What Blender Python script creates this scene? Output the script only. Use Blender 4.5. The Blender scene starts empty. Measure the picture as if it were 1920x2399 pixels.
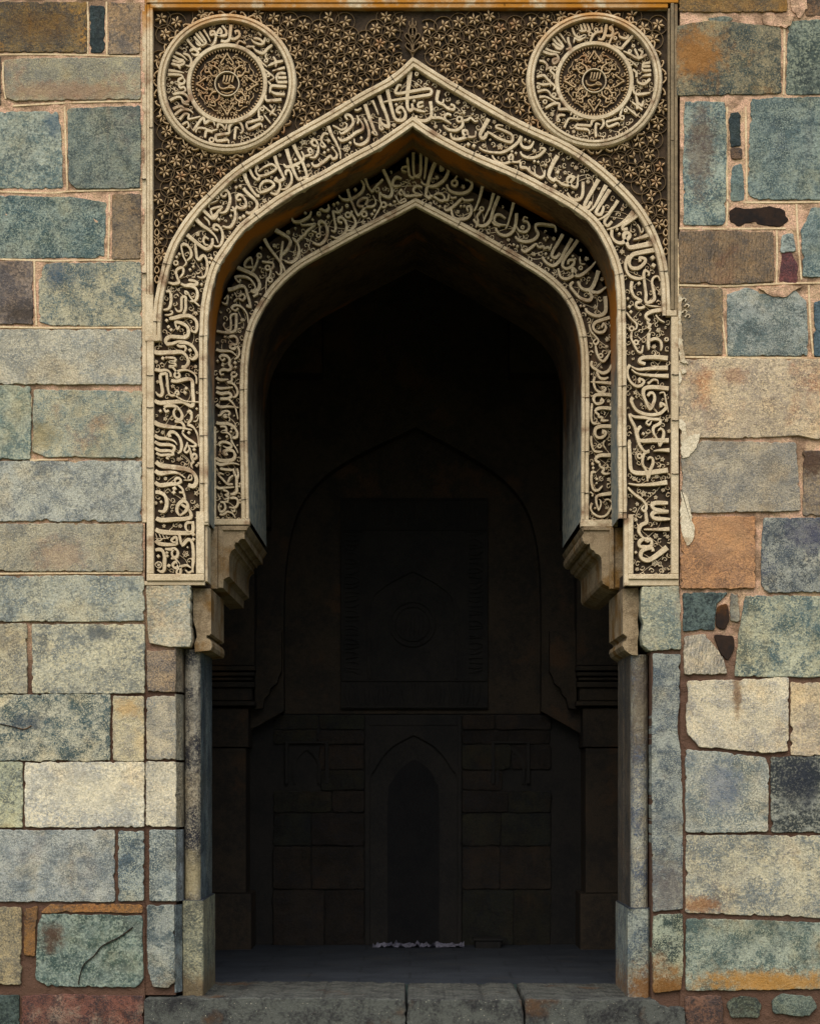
import bpy, math, random
from mathutils import Vector, noise

# ------------------------------------------------------------------ scale and camera
# One pixel of the 1920 x 2399 photograph is S metres on the wall plane (Y = 0); the camera stands D metres in front.
S, D, HZ, CX = 0.00235, 12.0, 1820.0, 960.0
ZE = (2340 - HZ) * S                                   # eye height above the door sill (Z = 0)
scn = bpy.context.scene
C = scn.collection
cam_d = bpy.data.cameras.new('camera'); cam = bpy.data.objects.new('camera', cam_d); C.objects.link(cam)
cam.location = (0, -D, ZE); cam.rotation_euler = (math.radians(90), 0, 0)
cam_d.sensor_fit = 'VERTICAL'; cam_d.sensor_height = 24.0; cam_d.sensor_width = 24.0
cam_d.lens = 24.0 * D / (2399 * S)
cam_d.shift_y = (HZ - 1199.5) / 2399.0
cam_d.clip_start = 0.1; cam_d.clip_end = 600
scn.camera = cam

# ------------------------------------------------------------------ light: bright overcast, soft high sun in front of the wall
SUN_EL, SUN_AZ = 52.0, -12.0                            # azimuth measured from straight in front of the wall, + = right
w = bpy.data.worlds.new('World'); scn.world = w; w.use_nodes = True
wn = w.node_tree; bgn = wn.nodes['Background']
sky = wn.nodes.new('ShaderNodeTexSky'); sky.sky_type = 'NISHITA'; sky.sun_disc = False
sky.sun_elevation = math.radians(SUN_EL); sky.sun_rotation = math.radians(180 - SUN_AZ)
sky.air_density = 1.0; sky.dust_density = 3.0; sky.ozone_density = 1.0
wn.links.new(sky.outputs[0], bgn.inputs[0]); bgn.inputs[1].default_value = 0.10
sl = bpy.data.lights.new('sun', 'SUN'); sl.energy = 1.5; sl.angle = math.radians(75); sl.color = (1.0, 0.95, 0.88)
sun = bpy.data.objects.new('sun', sl); C.objects.link(sun)
el, az = math.radians(SUN_EL), math.radians(SUN_AZ)
sd = Vector((math.sin(az) * math.cos(el), -math.cos(az) * math.cos(el), math.sin(el)))
sun.rotation_euler = sd.to_track_quat('Z', 'Y').to_euler(); sun.location = sd * 30
scn.view_settings.view_transform = 'Standard'; scn.view_settings.look = 'None'
scn.view_settings.gamma = 1.0; scn.view_settings.exposure = 0.86
try:
    scn.cycles.use_denoising = True; scn.cycles.max_bounces = 6; scn.cycles.diffuse_bounces = 4
except Exception:
    pass
random.seed(11)

# ------------------------------------------------------------------ helpers
def W(px, py, y=0.0):
    f = (D + y) / D
    return Vector(((px - CX) * S * f, y, ZE + (HZ - py) * S * f))
def P(px, py, Y, plane=0.0):                            # point of the plane at depth `plane`, pushed straight to depth Y
    v = W(px, py, plane); v.y = Y; return v
def lin(c):
    return tuple((x / 12.92 if x <= 0.04045 else ((x + 0.055) / 1.055) ** 2.4) for x in (k / 255.0 for k in c))
GAIN = 1.0
def col(c): return tuple(min(0.9, x * GAIN) for x in lin(c)) + (1.0,)

wloc = {}
def base(o): return wloc.get(o.name, Vector((0, 0, 0))) if o else Vector((0, 0, 0))
class MB:
    def __init__(s): s.v = []; s.f = []
    def add(s, vs, fs):
        n = len(s.v); s.v += [Vector(v) for v in vs]; s.f += [tuple(i + n for i in f) for f in fs]
    def grid(s, rows, close=False):
        m = len(rows[0]); fs = []
        for i in range(len(rows) - 1):
            for j in range(m - 1 + (1 if close else 0)):
                k = (j + 1) % m
                fs.append((i * m + j, i * m + k, (i + 1) * m + k, (i + 1) * m + j))
        s.add([v for r in rows for v in r], fs)
    def box(s, x0, x1, y0, y1, z0, z1):
        s.add([(x, y, z) for z in (z0, z1) for y in (y0, y1) for x in (x0, x1)],
              [(0, 1, 5, 4), (1, 3, 7, 5), (3, 2, 6, 7), (2, 0, 4, 6), (4, 5, 7, 6), (0, 2, 3, 1)])
    def pbox(s, x0, x1, y0, y1, Ya, Yb, plane=0.0, b=0.0):   # pixel box at a plane, from depth Ya (front) to Yb, bevel b px
        def r(k, Y): return [P(x0 + k, y0 + k, Y, plane), P(x1 - k, y0 + k, Y, plane), P(x1 - k, y1 - k, Y, plane), P(x0 + k, y1 - k, Y, plane)]
        rows = [r(0, Yb), r(0, Ya + b * S), r(b, Ya)] if b else [r(0, Yb), r(0, Ya)]
        s.grid(rows, True); n = len(s.v); s.f.append((n - 4, n - 3, n - 2, n - 1))
        m = len(rows) * 4; s.f.append((n - m, n - m + 3, n - m + 2, n - m + 1))
    def prism(s, poly, Ya, Yb, plane=0.0):
        n = len(poly)
        s.add([P(x, y, Ya, plane) for x, y in poly] + [P(x, y, Yb, plane) for x, y in poly],
              [tuple(range(n)), tuple(range(2 * n - 1, n - 1, -1))] + [(i, (i + 1) % n, n + (i + 1) % n, n + i) for i in range(n)])
    def build(s, name, mat, parent=None, smooth=False, **props):
        me = bpy.data.meshes.new(name); b = base(parent)
        me.from_pydata([v - b for v in s.v], [], s.f); me.update()
        if smooth:
            for p in me.polygons: p.use_smooth = True
        me.materials.append(mat)
        o = bpy.data.objects.new(name, me); C.objects.link(o)
        if parent: o.parent = parent
        wloc[o.name] = b
        for k, v in props.items(): o[k] = v
        return o
def thing(name, label, cat, loc, group=None):
    o = bpy.data.objects.new(name, None); C.objects.link(o); o.location = loc; o.empty_display_size = 0.2
    o['label'] = label; o['category'] = cat; o['kind'] = 'thing'
    if group: o['group'] = group
    wloc[o.name] = Vector(loc); return o

def crom(pts, step):
    out = []; n = len(pts)
    for i in range(n - 1):
        p0, p1, p2, p3 = pts[max(i - 1, 0)], pts[i], pts[i + 1], pts[min(i + 2, n - 1)]
        k = max(1, int(math.dist(p1, p2) / step))
        for j in range(k):
            t = j / k; t2 = t * t; t3 = t2 * t
            out.append(tuple(0.5 * (2 * b + (c - a) * t + (2 * a - 5 * b + 4 * c - d) * t2 + (3 * b - a - 3 * c + d) * t3)
                             for a, b, c, d in zip(p0, p1, p2, p3)))
    out.append(tuple(pts[-1])); return out
def norms(path):
    ns = []; n = len(path)
    for i in range(n):
        a, b, c = path[max(i - 1, 0)], path[i], path[min(i + 1, n - 1)]
        d1 = Vector((b[0] - a[0], b[1] - a[1])); d2 = Vector((c[0] - b[0], c[1] - b[1]))
        if d1.length < 1e-6: d1 = d2
        if d2.length < 1e-6: d2 = d1
        d1.normalize(); d2.normalize()
        n1 = Vector((-d1.y, d1.x)); n2 = Vector((-d2.y, d2.x)); m = n1 + n2
        if m.length < 0.2: ns.append(n1); continue
        m.normalize(); ns.append(m / max(0.45, m.dot(n1)))
    return ns
def offs(path, d):
    return [(p[0] + n.x * d, p[1] + n.y * d) for p, n in zip(path, norms(path))]
def sweep(mb, path, prof, plane=0.0, wob=0.0):            # prof: (offset px towards the opening, depth Y)
    ns = norms(path); rows = []
    for o, Y in prof:
        rows.append([P(p[0] + n.x * (o + wob * noise.noise((p[0] * .05, p[1] * .05, o))), p[1] + n.y * (o + wob * noise.noise((p[0] * .05, p[1] * .05, o + 9))), Y, plane) for p, n in zip(path, ns)])
    mb.grid(rows)
def ribbon(mb, pts, w0, w1, ytop, ybase, plane=0.0, step=3.0, closed=False, nib=False):
    path = crom(pts, step) if len(pts) > 2 else [tuple(a + (b - a) * t / 3 for a, b in zip(pts[0], pts[-1])) for t in range(4)]
    ns = norms(path); n = len(path)
    if closed:                                            # drop the doubled end point and average its normal
        path = path[:-1]; n -= 1; a = ns[0] + ns[-1]; a.normalize(); ns = [a] + list(ns[1:-1])
    rows = []
    for i, (p, nn) in enumerate(zip(path, ns)):
        if nn.length > 1.3: nn = nn / nn.length * 1.3
        wd = w0 + (w1 - w0) * i / max(1, n - 1)
        if nib:                                            # reed pen: broad across the nib, fine along it, worn edges, pointed tails
            th = math.atan2(nn.y, nn.x); wd *= 0.80 + 0.34 * abs(math.sin(th + 0.6)) + 0.10 * noise.noise((p[0] * .11, p[1] * .11, 5))
            if w0 == w1 and n > 8: wd *= min(1, .45 + 2.2 * (n - 1 - i) / n) * min(1, .72 + 2.4 * i / n)
        h = wd / 2
        q = lambda o, Y: P(p[0] + nn.x * o, p[1] + nn.y * o, Y, plane)
        e = min(0.0016, (ybase - ytop) * 0.3)
        rows.append([q(-h, ybase), q(-h, ytop + e), q(-h * 0.86, ytop), q(h * 0.86, ytop), q(h, ytop + e), q(h, ybase)])
    if closed: rows.append(rows[0])
    k = len(mb.v); mb.grid(rows)
    if not closed:
        m = k + (n - 1) * 6
        mb.f.append((k, k + 1, k + 2, k + 3, k + 4, k + 5)); mb.f.append((m + 5, m + 4, m + 3, m + 2, m + 1, m))
def ring(mb, cx, cy, r, wd, ytop, ybase, plane=0.0):
    k = max(10, int(r * 1.6))
    ribbon(mb, [(cx + r * math.cos(2 * math.pi * i / k), cy + r * math.sin(2 * math.pi * i / k)) for i in range(k + 1)], wd, wd, ytop, ybase, plane, 99, True)
def lathe(mb, cx, cy, prof, plane=0.0, seg=96, rx=1.0):
    rows = [[P(cx + r * math.cos(2 * math.pi * i / seg), cy + r * math.sin(2 * math.pi * i / seg), Y, plane) for i in range(seg)] for r, Y in prof]
    mb.grid(rows, True)

# ------------------------------------------------------------------ materials
def newmat(name, rough=0.9, spec=0.15):
    m = bpy.data.materials.new(name); m.use_nodes = True; nt = m.node_tree; b = nt.nodes['Principled BSDF']
    b.inputs['Roughness'].default_value = rough; b.inputs['Specular IOR Level'].default_value = spec
    return m, nt, b
class NB:
    def __init__(s, nt): s.nt = nt; s.geo = nt.nodes.new('ShaderNodeNewGeometry'); s.vec = s.geo.outputs['Position']
    def n(s, t, **k):
        x = s.nt.nodes.new(t)
        for a, v in k.items(): setattr(x, a, v)
        return x
    def L(s, a, b): s.nt.links.new(a, b)
    def put(s, sock, v):
        if hasattr(v, 'is_linked') or hasattr(v, 'links'): s.L(v, sock)
        else: sock.default_value = v
    def noise(s, sc, det=4, ro=0.6, vec=None, dist=0.0):
        x = s.n('ShaderNodeTexNoise'); s.L(vec or s.vec, x.inputs['Vector'])
        x.inputs['Scale'].default_value = sc; x.inputs['Detail'].default_value = det; x.inputs['Roughness'].default_value = ro
        x.inputs['Distortion'].default_value = dist
        return x.outputs['Fac']
    def mapr(s, v, a, b, c=0.0, d=1.0, sm=True):
        x = s.n('ShaderNodeMapRange'); x.interpolation_type = 'SMOOTHSTEP' if sm else 'LINEAR'
        s.put(x.inputs[0], v); s.put(x.inputs[1], a); s.put(x.inputs[2], b); s.put(x.inputs[3], c); s.put(x.inputs[4], d)
        return x.outputs[0]
    def math(s, op, a, b=0.0):
        x = s.n('ShaderNodeMath', operation=op); s.put(x.inputs[0], a); s.put(x.inputs[1], b); return x.outputs[0]
    def mix(s, f, a, b, mode='MIX'):
        x = s.n('ShaderNodeMix'); x.data_type = 'RGBA'; x.blend_type = mode
        s.put(x.inputs[0], f); s.put(x.inputs[6], a); s.put(x.inputs[7], b); return x.outputs[2]
    def grey(s, v):
        x = s.n('ShaderNodeCombineColor')
        for i in range(3): s.L(v, x.inputs[i])
        return x.outputs[0]
    def attr(s, name):
        x = s.n('ShaderNodeAttribute', attribute_type='OBJECT', attribute_name=name); return x
    def bump(s, bsdf, h, st, dist):
        x = s.n('ShaderNodeBump'); x.inputs['Strength'].default_value = st; x.inputs['Distance'].default_value = dist
        s.L(h, x.inputs['Height']); s.L(x.outputs[0], bsdf.inputs['Normal'])
    def xyz(s):
        x = s.n('ShaderNodeSeparateXYZ'); s.L(s.vec, x.inputs[0]); return x.outputs

def stone_material():                                     # dressed quartzite; colours come from each block's own properties
    mt, nt, b = newmat('weathered_stone', 0.88, 0.2); q = NB(nt)
    oi = q.n('ShaderNodeObjectInfo'); sc = q.n('ShaderNodeVectorMath', operation='SCALE')
    cx = q.n('ShaderNodeCombineXYZ'); r = oi.outputs['Random']
    q.L(r, cx.inputs[0]); q.L(q.math('MULTIPLY', r, 7.3), cx.inputs[2]); q.L(cx.outputs[0], sc.inputs[0]); sc.inputs['Scale'].default_value = 9.0
    ad = q.n('ShaderNodeVectorMath', operation='ADD'); q.L(q.geo.outputs['Position'], ad.inputs[0]); q.L(sc.outputs[0], ad.inputs[1])
    sv = q.n('ShaderNodeVectorMath', operation='SCALE'); q.L(ad.outputs[0], sv.inputs[0]); q.L(q.mapr(q.math('FRACT', q.math('MULTIPLY', r, 17.31)), 0, 1, 0.72, 1.5, sm=False), sv.inputs['Scale'])
    q.vec = sv.outputs[0]                                     # coarser grain on some blocks, finer on others
    r2 = q.mapr(q.math('FRACT', q.math('MULTIPLY', r, 41.7)), 0, 1, 0.45, 1.05, sm=False)
    a1, a2, a3, am = q.attr('c1').outputs['Color'], q.attr('c2').outputs['Color'], q.attr('c3').outputs['Color'], q.attr('amt').outputs['Fac']
    st = q.attr('st').outputs['Fac']
    big, med, grain, low = q.noise(5.5, 8, 0.72, dist=0.3), q.noise(42, 6, 0.72), q.noise(150, 3, 0.7), q.noise(3.1, 5, 0.62)
    clus = q.math('MULTIPLY', q.math('SUBTRACT', big, 0.5), 1.15)
    mixn = q.math('ADD', clus, q.math('ADD', q.math('MULTIPLY', med, 0.62), q.math('MULTIPLY', grain, 0.38)))
    thr = q.mapr(am, 0.0, 1.0, 0.62, 0.42, sm=False)
    patch = q.mapr(q.noise(2.7, 6, 0.66, dist=0.8), 0.40, 0.62)
    f = q.mapr(mixn, q.math('SUBTRACT', thr, 0.10), q.math('ADD', thr, 0.08))
    c = q.mix(f, q.mix(q.math('MULTIPLY', patch, 0.45), a1, a2), a2)
    warm = q.mapr(q.noise(3.6, 4, 0.6), 0.50, 0.66)         # some faces weather to a warm buff, some to grey
    c = q.mix(q.math('MULTIPLY', warm, 0.7), c, q.mix(1.0, c, (1.14, 0.97, 0.76, 1), 'MULTIPLY'))
    st3 = q.n('ShaderNodeVectorMath', operation='MULTIPLY'); q.L(q.vec, st3.inputs[0]); st3.inputs[1].default_value = (9.0, 9.0, 1.1)
    run = q.mapr(q.noise(1.0, 4, 0.6, vec=st3.outputs[0]), 0.60, 0.72)
    c = q.mix(q.math('MULTIPLY', run, q.math('MULTIPLY', st, 0.9)), c, q.mix(0.5, a3, (0.06, 0.035, 0.02, 1)))
    c = q.mix(q.math('MULTIPLY', q.mapr(low, 0.52, 0.68), st), c, a3)
    tone = q.mapr(q.math('ADD', q.math('MULTIPLY', grain, 0.6), q.math('MULTIPLY', q.noise(95, 2, 0.6), 0.4)), 0.32, 0.68, 0.5, 1.45, sm=False)
    c = q.mix(1.0, c, q.grey(tone), 'MULTIPLY')
    tone2 = q.mapr(q.noise(1.9, 3, 0.55), 0.3, 0.7, 0.80, 1.16, sm=False)
    c = q.mix(1.0, c, q.grey(tone2), 'MULTIPLY')
    pep = q.math('ADD', q.math('MULTIPLY', q.noise(64, 4, 0.75), 0.6), q.math('MULTIPLY', q.noise(9, 4, 0.6), 0.4))
    c = q.mix(q.math('MULTIPLY', q.math('MULTIPLY', q.mapr(pep, 0.50, 0.57), r2), q.mapr(am, 0.3, 0.6, 0.5, 1.0, sm=False)), c, q.mix(0.55, a2, (0.012, 0.015, 0.02, 1)))
    lit = q.math('ADD', q.math('MULTIPLY', q.noise(110, 3, 0.7), 0.7), q.math('MULTIPLY', q.noise(7, 3, 0.6), 0.3))
    c = q.mix(q.math('MULTIPLY', q.mapr(lit, 0.51, 0.58), 0.6), c, q.mix(1.0, a1, (1.32, 1.26, 1.14, 1), 'MULTIPLY'))
    sp, ss = q.attr('spot').outputs['Vector'], q.attr('size').outputs['Vector']   # one placed stain: centre, half size
    df = q.n('ShaderNodeVectorMath', operation='SUBTRACT'); q.L(q.geo.outputs['Position'], df.inputs[0]); q.L(sp, df.inputs[1])
    dv = q.n('ShaderNodeVectorMath', operation='DIVIDE'); q.L(df.outputs[0], dv.inputs[0]); q.L(ss, dv.inputs[1])
    ln = q.n('ShaderNodeVectorMath', operation='LENGTH'); q.L(dv.outputs[0], ln.inputs[0])
    m = q.mapr(q.math('ADD', ln.outputs['Value'], q.math('MULTIPLY', q.math('SUBTRACT', q.noise(17, 8, 0.8), 0.5), 3.4)), 0.35, 1.45)
    sa = q.attr('spotcol').outputs['Color']
    c = q.mix(q.math('MULTIPLY', q.math('SUBTRACT', 1.0, m), q.attr('spotamt').outputs['Fac']), c, q.mix(0.35, sa, q.mix(1.0, sa, q.mix(0.5, c, (1, 1, 1, 1)), 'MULTIPLY')))
    q.L(c, b.inputs['Base Color'])
    h = q.math('ADD', q.math('MULTIPLY', big, 1.2), q.math('ADD', q.math('MULTIPLY', med, 0.55), q.math('MULTIPLY', grain, 0.22)))
    wv = q.n('ShaderNodeTexWave', bands_direction='X'); q.L(q.geo.outputs['Position'], wv.inputs['Vector'])
    wv.inputs['Scale'].default_value = 15.0; wv.inputs['Distortion'].default_value = 5.0; wv.inputs['Detail'].default_value = 3; wv.inputs['Detail Scale'].default_value = 1.4
    h = q.math('ADD', h, q.math('MULTIPLY', wv.outputs['Fac'], q.attr('comb').outputs['Fac']))
    q.bump(b, h, 0.9, 0.020)
    return mt
def simple_mat(name, c1, c2, c3=None, sc=(6, 60, 220), lo=0.42, hi=0.62, stain=(0.56, 0.68, 2.5), bump=0.5, bd=0.004, rough=0.9, tone=(0.75, 1.2)):
    m, nt, b = newmat(name, rough); q = NB(nt)
    n1, n2, n3 = q.noise(sc[0], 6, 0.65, dist=0.3), q.noise(sc[1], 4, 0.65), q.noise(sc[2], 2, 0.6)
    f = q.mapr(q.math('ADD', q.math('MULTIPLY', n1, 0.6), q.math('MULTIPLY', n2, 0.4)), lo, hi)
    c = q.mix(f, col(c1), col(c2))
    if c3: c = q.mix(q.mapr(q.noise(stain[2], 5, 0.62), stain[0], stain[1]), c, col(c3))
    c = q.mix(1.0, c, q.grey(q.mapr(n3, 0.3, 0.7, tone[0], tone[1], sm=False)), 'MULTIPLY')
    q.L(c, b.inputs['Base Color'])
    q.bump(b, q.math('ADD', n1, q.math('ADD', q.math('MULTIPLY', n2, 0.6), q.math('MULTIPLY', n3, 0.25))), bump, bd)
    return m, q, b, c
STONE = stone_material()
GREYF, q, b, c = simple_mat('grimed_frame_stone', (132, 116, 90), (104, 92, 72), (140, 104, 66), sc=(5, 45, 240), bump=0.5)
CARVE, q, b, c = simple_mat('carved_buff_stucco', (184, 166, 134), (206, 189, 157), (138, 112, 86), sc=(5, 45, 260), stain=(0.53, 0.70, 7.0), bump=0.8, bd=0.006, tone=(0.66, 1.24))
z = q.xyz()[2]; xx = q.xyz()[0]                            # golden lichen runs down from the top of the frame
g = q.math('MULTIPLY', q.mapr(q.math('ADD', z, q.math('MULTIPLY', q.noise(4, 5, 0.6), 0.5)), 5.47, 5.78), q.mapr(q.noise(9, 4, 0.6), 0.30, 0.5))
c = q.mix(g, c, col((164, 110, 38))); q.L(c, b.inputs['Base Color'])
RINGM, q, b, c = simple_mat('grimy_ring_plaster', (122, 102, 74), (96, 80, 58), None, sc=(8, 60, 260), bump=0.4)
DARK, q, b, c = simple_mat('sooty_carved_ground', (68, 56, 43), (47, 40, 32), (92, 70, 49), sc=(7, 50, 200), stain=(0.55, 0.72, 4.0), bump=0.5)
LATT, q, b, c = simple_mat('carved_star_plaster', (186, 160, 122), (150, 127, 93), (168, 124, 86), sc=(8, 60, 260), stain=(0.55, 0.7, 3.0), bump=0.4)
SOFF, q, b, c = simple_mat('stained_shaded_plaster', (104, 82, 54), (66, 46, 28), (150, 92, 22), sc=(3, 30, 220), stain=(0.48, 0.60, 2.3), bump=0.5)
z = q.xyz()[2]                                             # the upright legs below the springing are bare grey stone, the vault above is stained plaster with its shade put into the colour
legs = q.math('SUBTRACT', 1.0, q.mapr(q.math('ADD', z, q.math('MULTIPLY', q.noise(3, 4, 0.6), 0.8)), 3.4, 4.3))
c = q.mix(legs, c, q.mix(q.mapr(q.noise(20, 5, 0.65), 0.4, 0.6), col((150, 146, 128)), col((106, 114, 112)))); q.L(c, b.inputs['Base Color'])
VAULT_SHADE, q, b, c = simple_mat('shaded_vault_plaster', (74, 58, 40), (40, 31, 24), (104, 64, 20), sc=(3, 30, 220), stain=(0.54, 0.68, 2.3), bump=0.5)  # brown stained plaster; the shade under the inner arch is put into its colour
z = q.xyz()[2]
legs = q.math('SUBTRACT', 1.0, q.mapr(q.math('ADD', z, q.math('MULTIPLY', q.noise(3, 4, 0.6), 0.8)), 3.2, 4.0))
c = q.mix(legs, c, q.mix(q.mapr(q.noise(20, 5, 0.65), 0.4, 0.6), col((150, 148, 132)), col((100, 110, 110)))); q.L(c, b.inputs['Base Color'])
q = b = c = None
MORT, q, b, c = simple_mat('lime_mortar', (178, 152, 118), (206, 166, 138), (142, 116, 92), sc=(7, 55, 160), lo=.38, hi=.60, stain=(0.48, 0.60, 4.5), bump=1.0, bd=0.016, tone=(0.6, 1.3))
z = q.xyz()[2]
red = q.mapr(q.math('ADD', z, q.math('MULTIPLY', q.noise(2.5, 4, 0.6), 0.7)), 2.0, 2.7)
red = q.math('SUBTRACT', 1.0, red)
c = q.mix(red, c, col((88, 66, 53))); q.L(c, b.inputs['Base Color'])
POINT, q, b, c = simple_mat('pale_mortar_pointing', (208, 188, 150), (188, 162, 126), (168, 130, 96), sc=(9, 60, 200), bump=0.8, bd=0.005)
PLASTER, q, b, c = simple_mat('whitish_old_plaster', (208, 196, 168), (186, 172, 142), (170, 150, 120), sc=(9, 70, 200), stain=(.5, .62, 9), bump=1.0, bd=0.01, tone=(.7, 1.2))
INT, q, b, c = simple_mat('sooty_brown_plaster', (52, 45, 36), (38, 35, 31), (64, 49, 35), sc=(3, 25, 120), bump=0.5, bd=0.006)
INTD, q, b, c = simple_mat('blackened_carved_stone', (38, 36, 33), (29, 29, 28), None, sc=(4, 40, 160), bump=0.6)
FLOOR, q, b, c = simple_mat('worn_floor_stone', (52, 57, 63), (40, 44, 50), (56, 57, 58), sc=(3, 40, 200), bump=0.4, rough=0.75)
bk = q.n('ShaderNodeTexBrick'); q.L(q.geo.outputs['Position'], bk.inputs['Vector']); bk.inputs['Scale'].default_value = 1.0
bk.inputs['Brick Width'].default_value = 0.62; bk.inputs['Row Height'].default_value = 0.42; bk.inputs['Mortar Size'].default_value = 0.012; bk.inputs['Mortar Smooth'].default_value = 0.4
bk.inputs['Color1'].default_value = (1, 1, 1, 1); bk.inputs['Color2'].default_value = (.86, .86, .86, 1); bk.inputs['Mortar'].default_value = (.68, .68, .68, 1)
c = q.mix(1.0, c, bk.outputs['Color'], 'MULTIPLY'); q.L(c, b.inputs['Base Color'])
SILL, q, b, c = simple_mat('pitted_dark_sill_stone', (82, 84, 78), (44, 44, 44), (84, 64, 46), sc=(9, 60, 260), stain=(0.58, 0.70, 2.2), bump=1.0, bd=0.012, tone=(0.6, 1.35))
spk = q.mapr(q.noise(120, 2, 0.5), 0.69, 0.73)
c = q.mix(spk, c, col((205, 200, 176))); q.L(c, b.inputs['Base Color'])
GROUND, q, b, c = simple_mat('courtyard_turf', (92, 98, 58), (112, 106, 76), (76, 88, 48), sc=(0.8, 9, 60), bump=0.5)
PLASTIC, q, b, c = simple_mat('crumpled_plastic', (112, 112, 124), (80, 80, 94), None, rough=0.4)
HOLE, q, b, c = simple_mat('blackened_cavity', (46, 34, 26), (30, 26, 24), (96, 60, 24), sc=(9, 40, 160), bump=0.6)
VOID, q, b, c = simple_mat('niche_shade_black', (24, 24, 24), (18, 19, 20), None, bump=0.4)  # near-black colour carries the shade of a deep niche on a flat back
CORB, q, b, c = simple_mat('ochre_stained_bracket_stone', (150, 132, 104), (112, 96, 74), (118, 88, 46), sc=(5, 40, 220), stain=(0.50, 0.66, 4.0), bump=1.0, bd=0.012, tone=(0.6, 1.3))
# ------------------------------------------------------------------ ground
g = MB(); g.box(-300, 300, -300, 300, -0.9, -0.46)
g.build('ground', GROUND, None, kind='structure')

# ------------------------------------------------------------------ arch lines, in pixels of the photograph, left foot - apex - right foot
E1L = [(359, 799), (359, 760), (362, 715), (373, 654), (386, 605), (400, 567), (421, 532), (443, 502), (459, 481), (487, 454), (542, 401), (617, 352), (691, 308), (765, 267), (839, 222), (913, 182), (945, 156), (966, 135)]
E1R = [(966, 135), (990, 150), (1016, 167), (1108, 222), (1220, 285), (1331, 337), (1405, 388), (1460, 438), (1498, 480), (1527, 526), (1549, 578), (1561, 622), (1567, 680), (1569, 740)]
E3L = [(469, 1223), (468.5, 1100), (467.5, 960), (467, 855), (468, 776), (471, 723), (475.6, 689), (482, 663), (490, 633), (499, 610), (516.5, 586), (534, 560), (551, 537), (569, 518), (603, 494), (640, 466), (692, 434), (744, 408), (814, 368), (883.5, 331), (930, 300), (966, 274)]
E3R = [(966, 274), (1008, 303), (1055, 330), (1119, 362), (1217, 403), (1269, 430), (1321, 458), (1373, 491), (1404, 520), (1426, 555), (1443, 591), (1455, 628), (1462, 671), (1464, 741), (1465, 790), (1465.5, 999), (1467, 1215)]
E6L = [(566, 1216), (564, 1100), (562.5, 1000), (562, 909), (564, 848), (569.5, 804), (580, 761), (597, 726), (619, 690), (636.5, 667), (659, 644), (689, 618), (723.5, 596), (780, 566), (814, 547), (866, 520), (918, 493.5), (973, 464)]
E6R = [(973, 464), (1050, 504), (1102, 532), (1130, 547), (1165, 568), (1199.6, 587), (1234, 608), (1269, 629), (1295, 648), (1321, 672), (1344, 702), (1358, 730), (1367, 760), (1374, 790), (1377, 820), (1379, 855), (1379, 1000), (1378, 1100), (1378, 1218)]
def join(a, b, st=7):                                     # no points close beside the apex, where offsets would fold over
    k = a[-1]; far = lambda p: math.dist(p, k) > 15
    def ease(h):                                          # take the small kinks out of the traced line
        for _ in range(10): h = [h[0]] + [tuple(.25 * u + .5 * v + .25 * w_ for u, v, w_ in zip(h[i - 1], h[i], h[i + 1])) for i in range(1, len(h) - 1)] + [h[-1]]
        return h
    return [p for p in ease(crom(a, st)) if far(p)] + [k] + [p for p in ease(crom(b, st)) if far(p)]
E1, E3, E6 = join(E1L, E1R), join(E3L, E3R), join(E6L, E6R)
PB = 0.40                                                 # the inner arch face stands this far behind the outer one
BACK = 1.93

# ------------------------------------------------------------------ the carved portal
portal = thing('arched_portal', 'tall pointed stone portal carved with buff inscription bands, two roundels and a star lattice', 'portal', W(960, 2340, 0.4))

# backing of the spandrels (dark sunk ground) from the arch out to the frame
mb = MB(); path = offs(E1, 12); ctr = (966, 820)
def to_rect(p, x0, x1, y0, y1):
    dx, dy = p[0] - ctr[0], p[1] - ctr[1]; t = 1e9
    if dx < 0: t = min(t, (x0 - ctr[0]) / dx)
    if dx > 0: t = min(t, (x1 - ctr[0]) / dx)
    if dy < 0: t = min(t, (y0 - ctr[1]) / dy)
    return (ctr[0] + dx * t, ctr[1] + dy * t)
rows = [[P(*p, 0.046) for p in path], [P(*to_rect(p, 346, 1580, 6, 1350), 0.046) for p in path]]
mb.grid(rows)
for c0, c1 in (((346, 6), (-1, 0)), ((1580, 6), (1, 0))):  # the two upper corners the fan cuts off
    pts = [r for r in rows[1]]
    best = [min(pts, key=lambda v: (v - P(x, y, 0.046)).length) for x, y in (c0,)]
    lft = [v for v in pts if abs(v.x - P(c0[0], 6, 0.046).x) < 1e-4]; top = [v for v in pts if abs(v.z - P(c0[0], 6, 0.046).z) < 1e-4]
    if lft and top:
        a = max(lft, key=lambda v: v.z); t2 = min(top, key=lambda v: abs(v.x - P(c0[0], 6, 0.046).x))
        mb.add([a, P(*c0, 0.046), t2], [(0, 1, 2)])
spand = mb.build('spandrel_panel', DARK, portal)

# roundels
RC = [(531.8, 195.5, 163.0, 'left'), (1391.4, 188.3, 159.0, 'right')]
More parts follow.
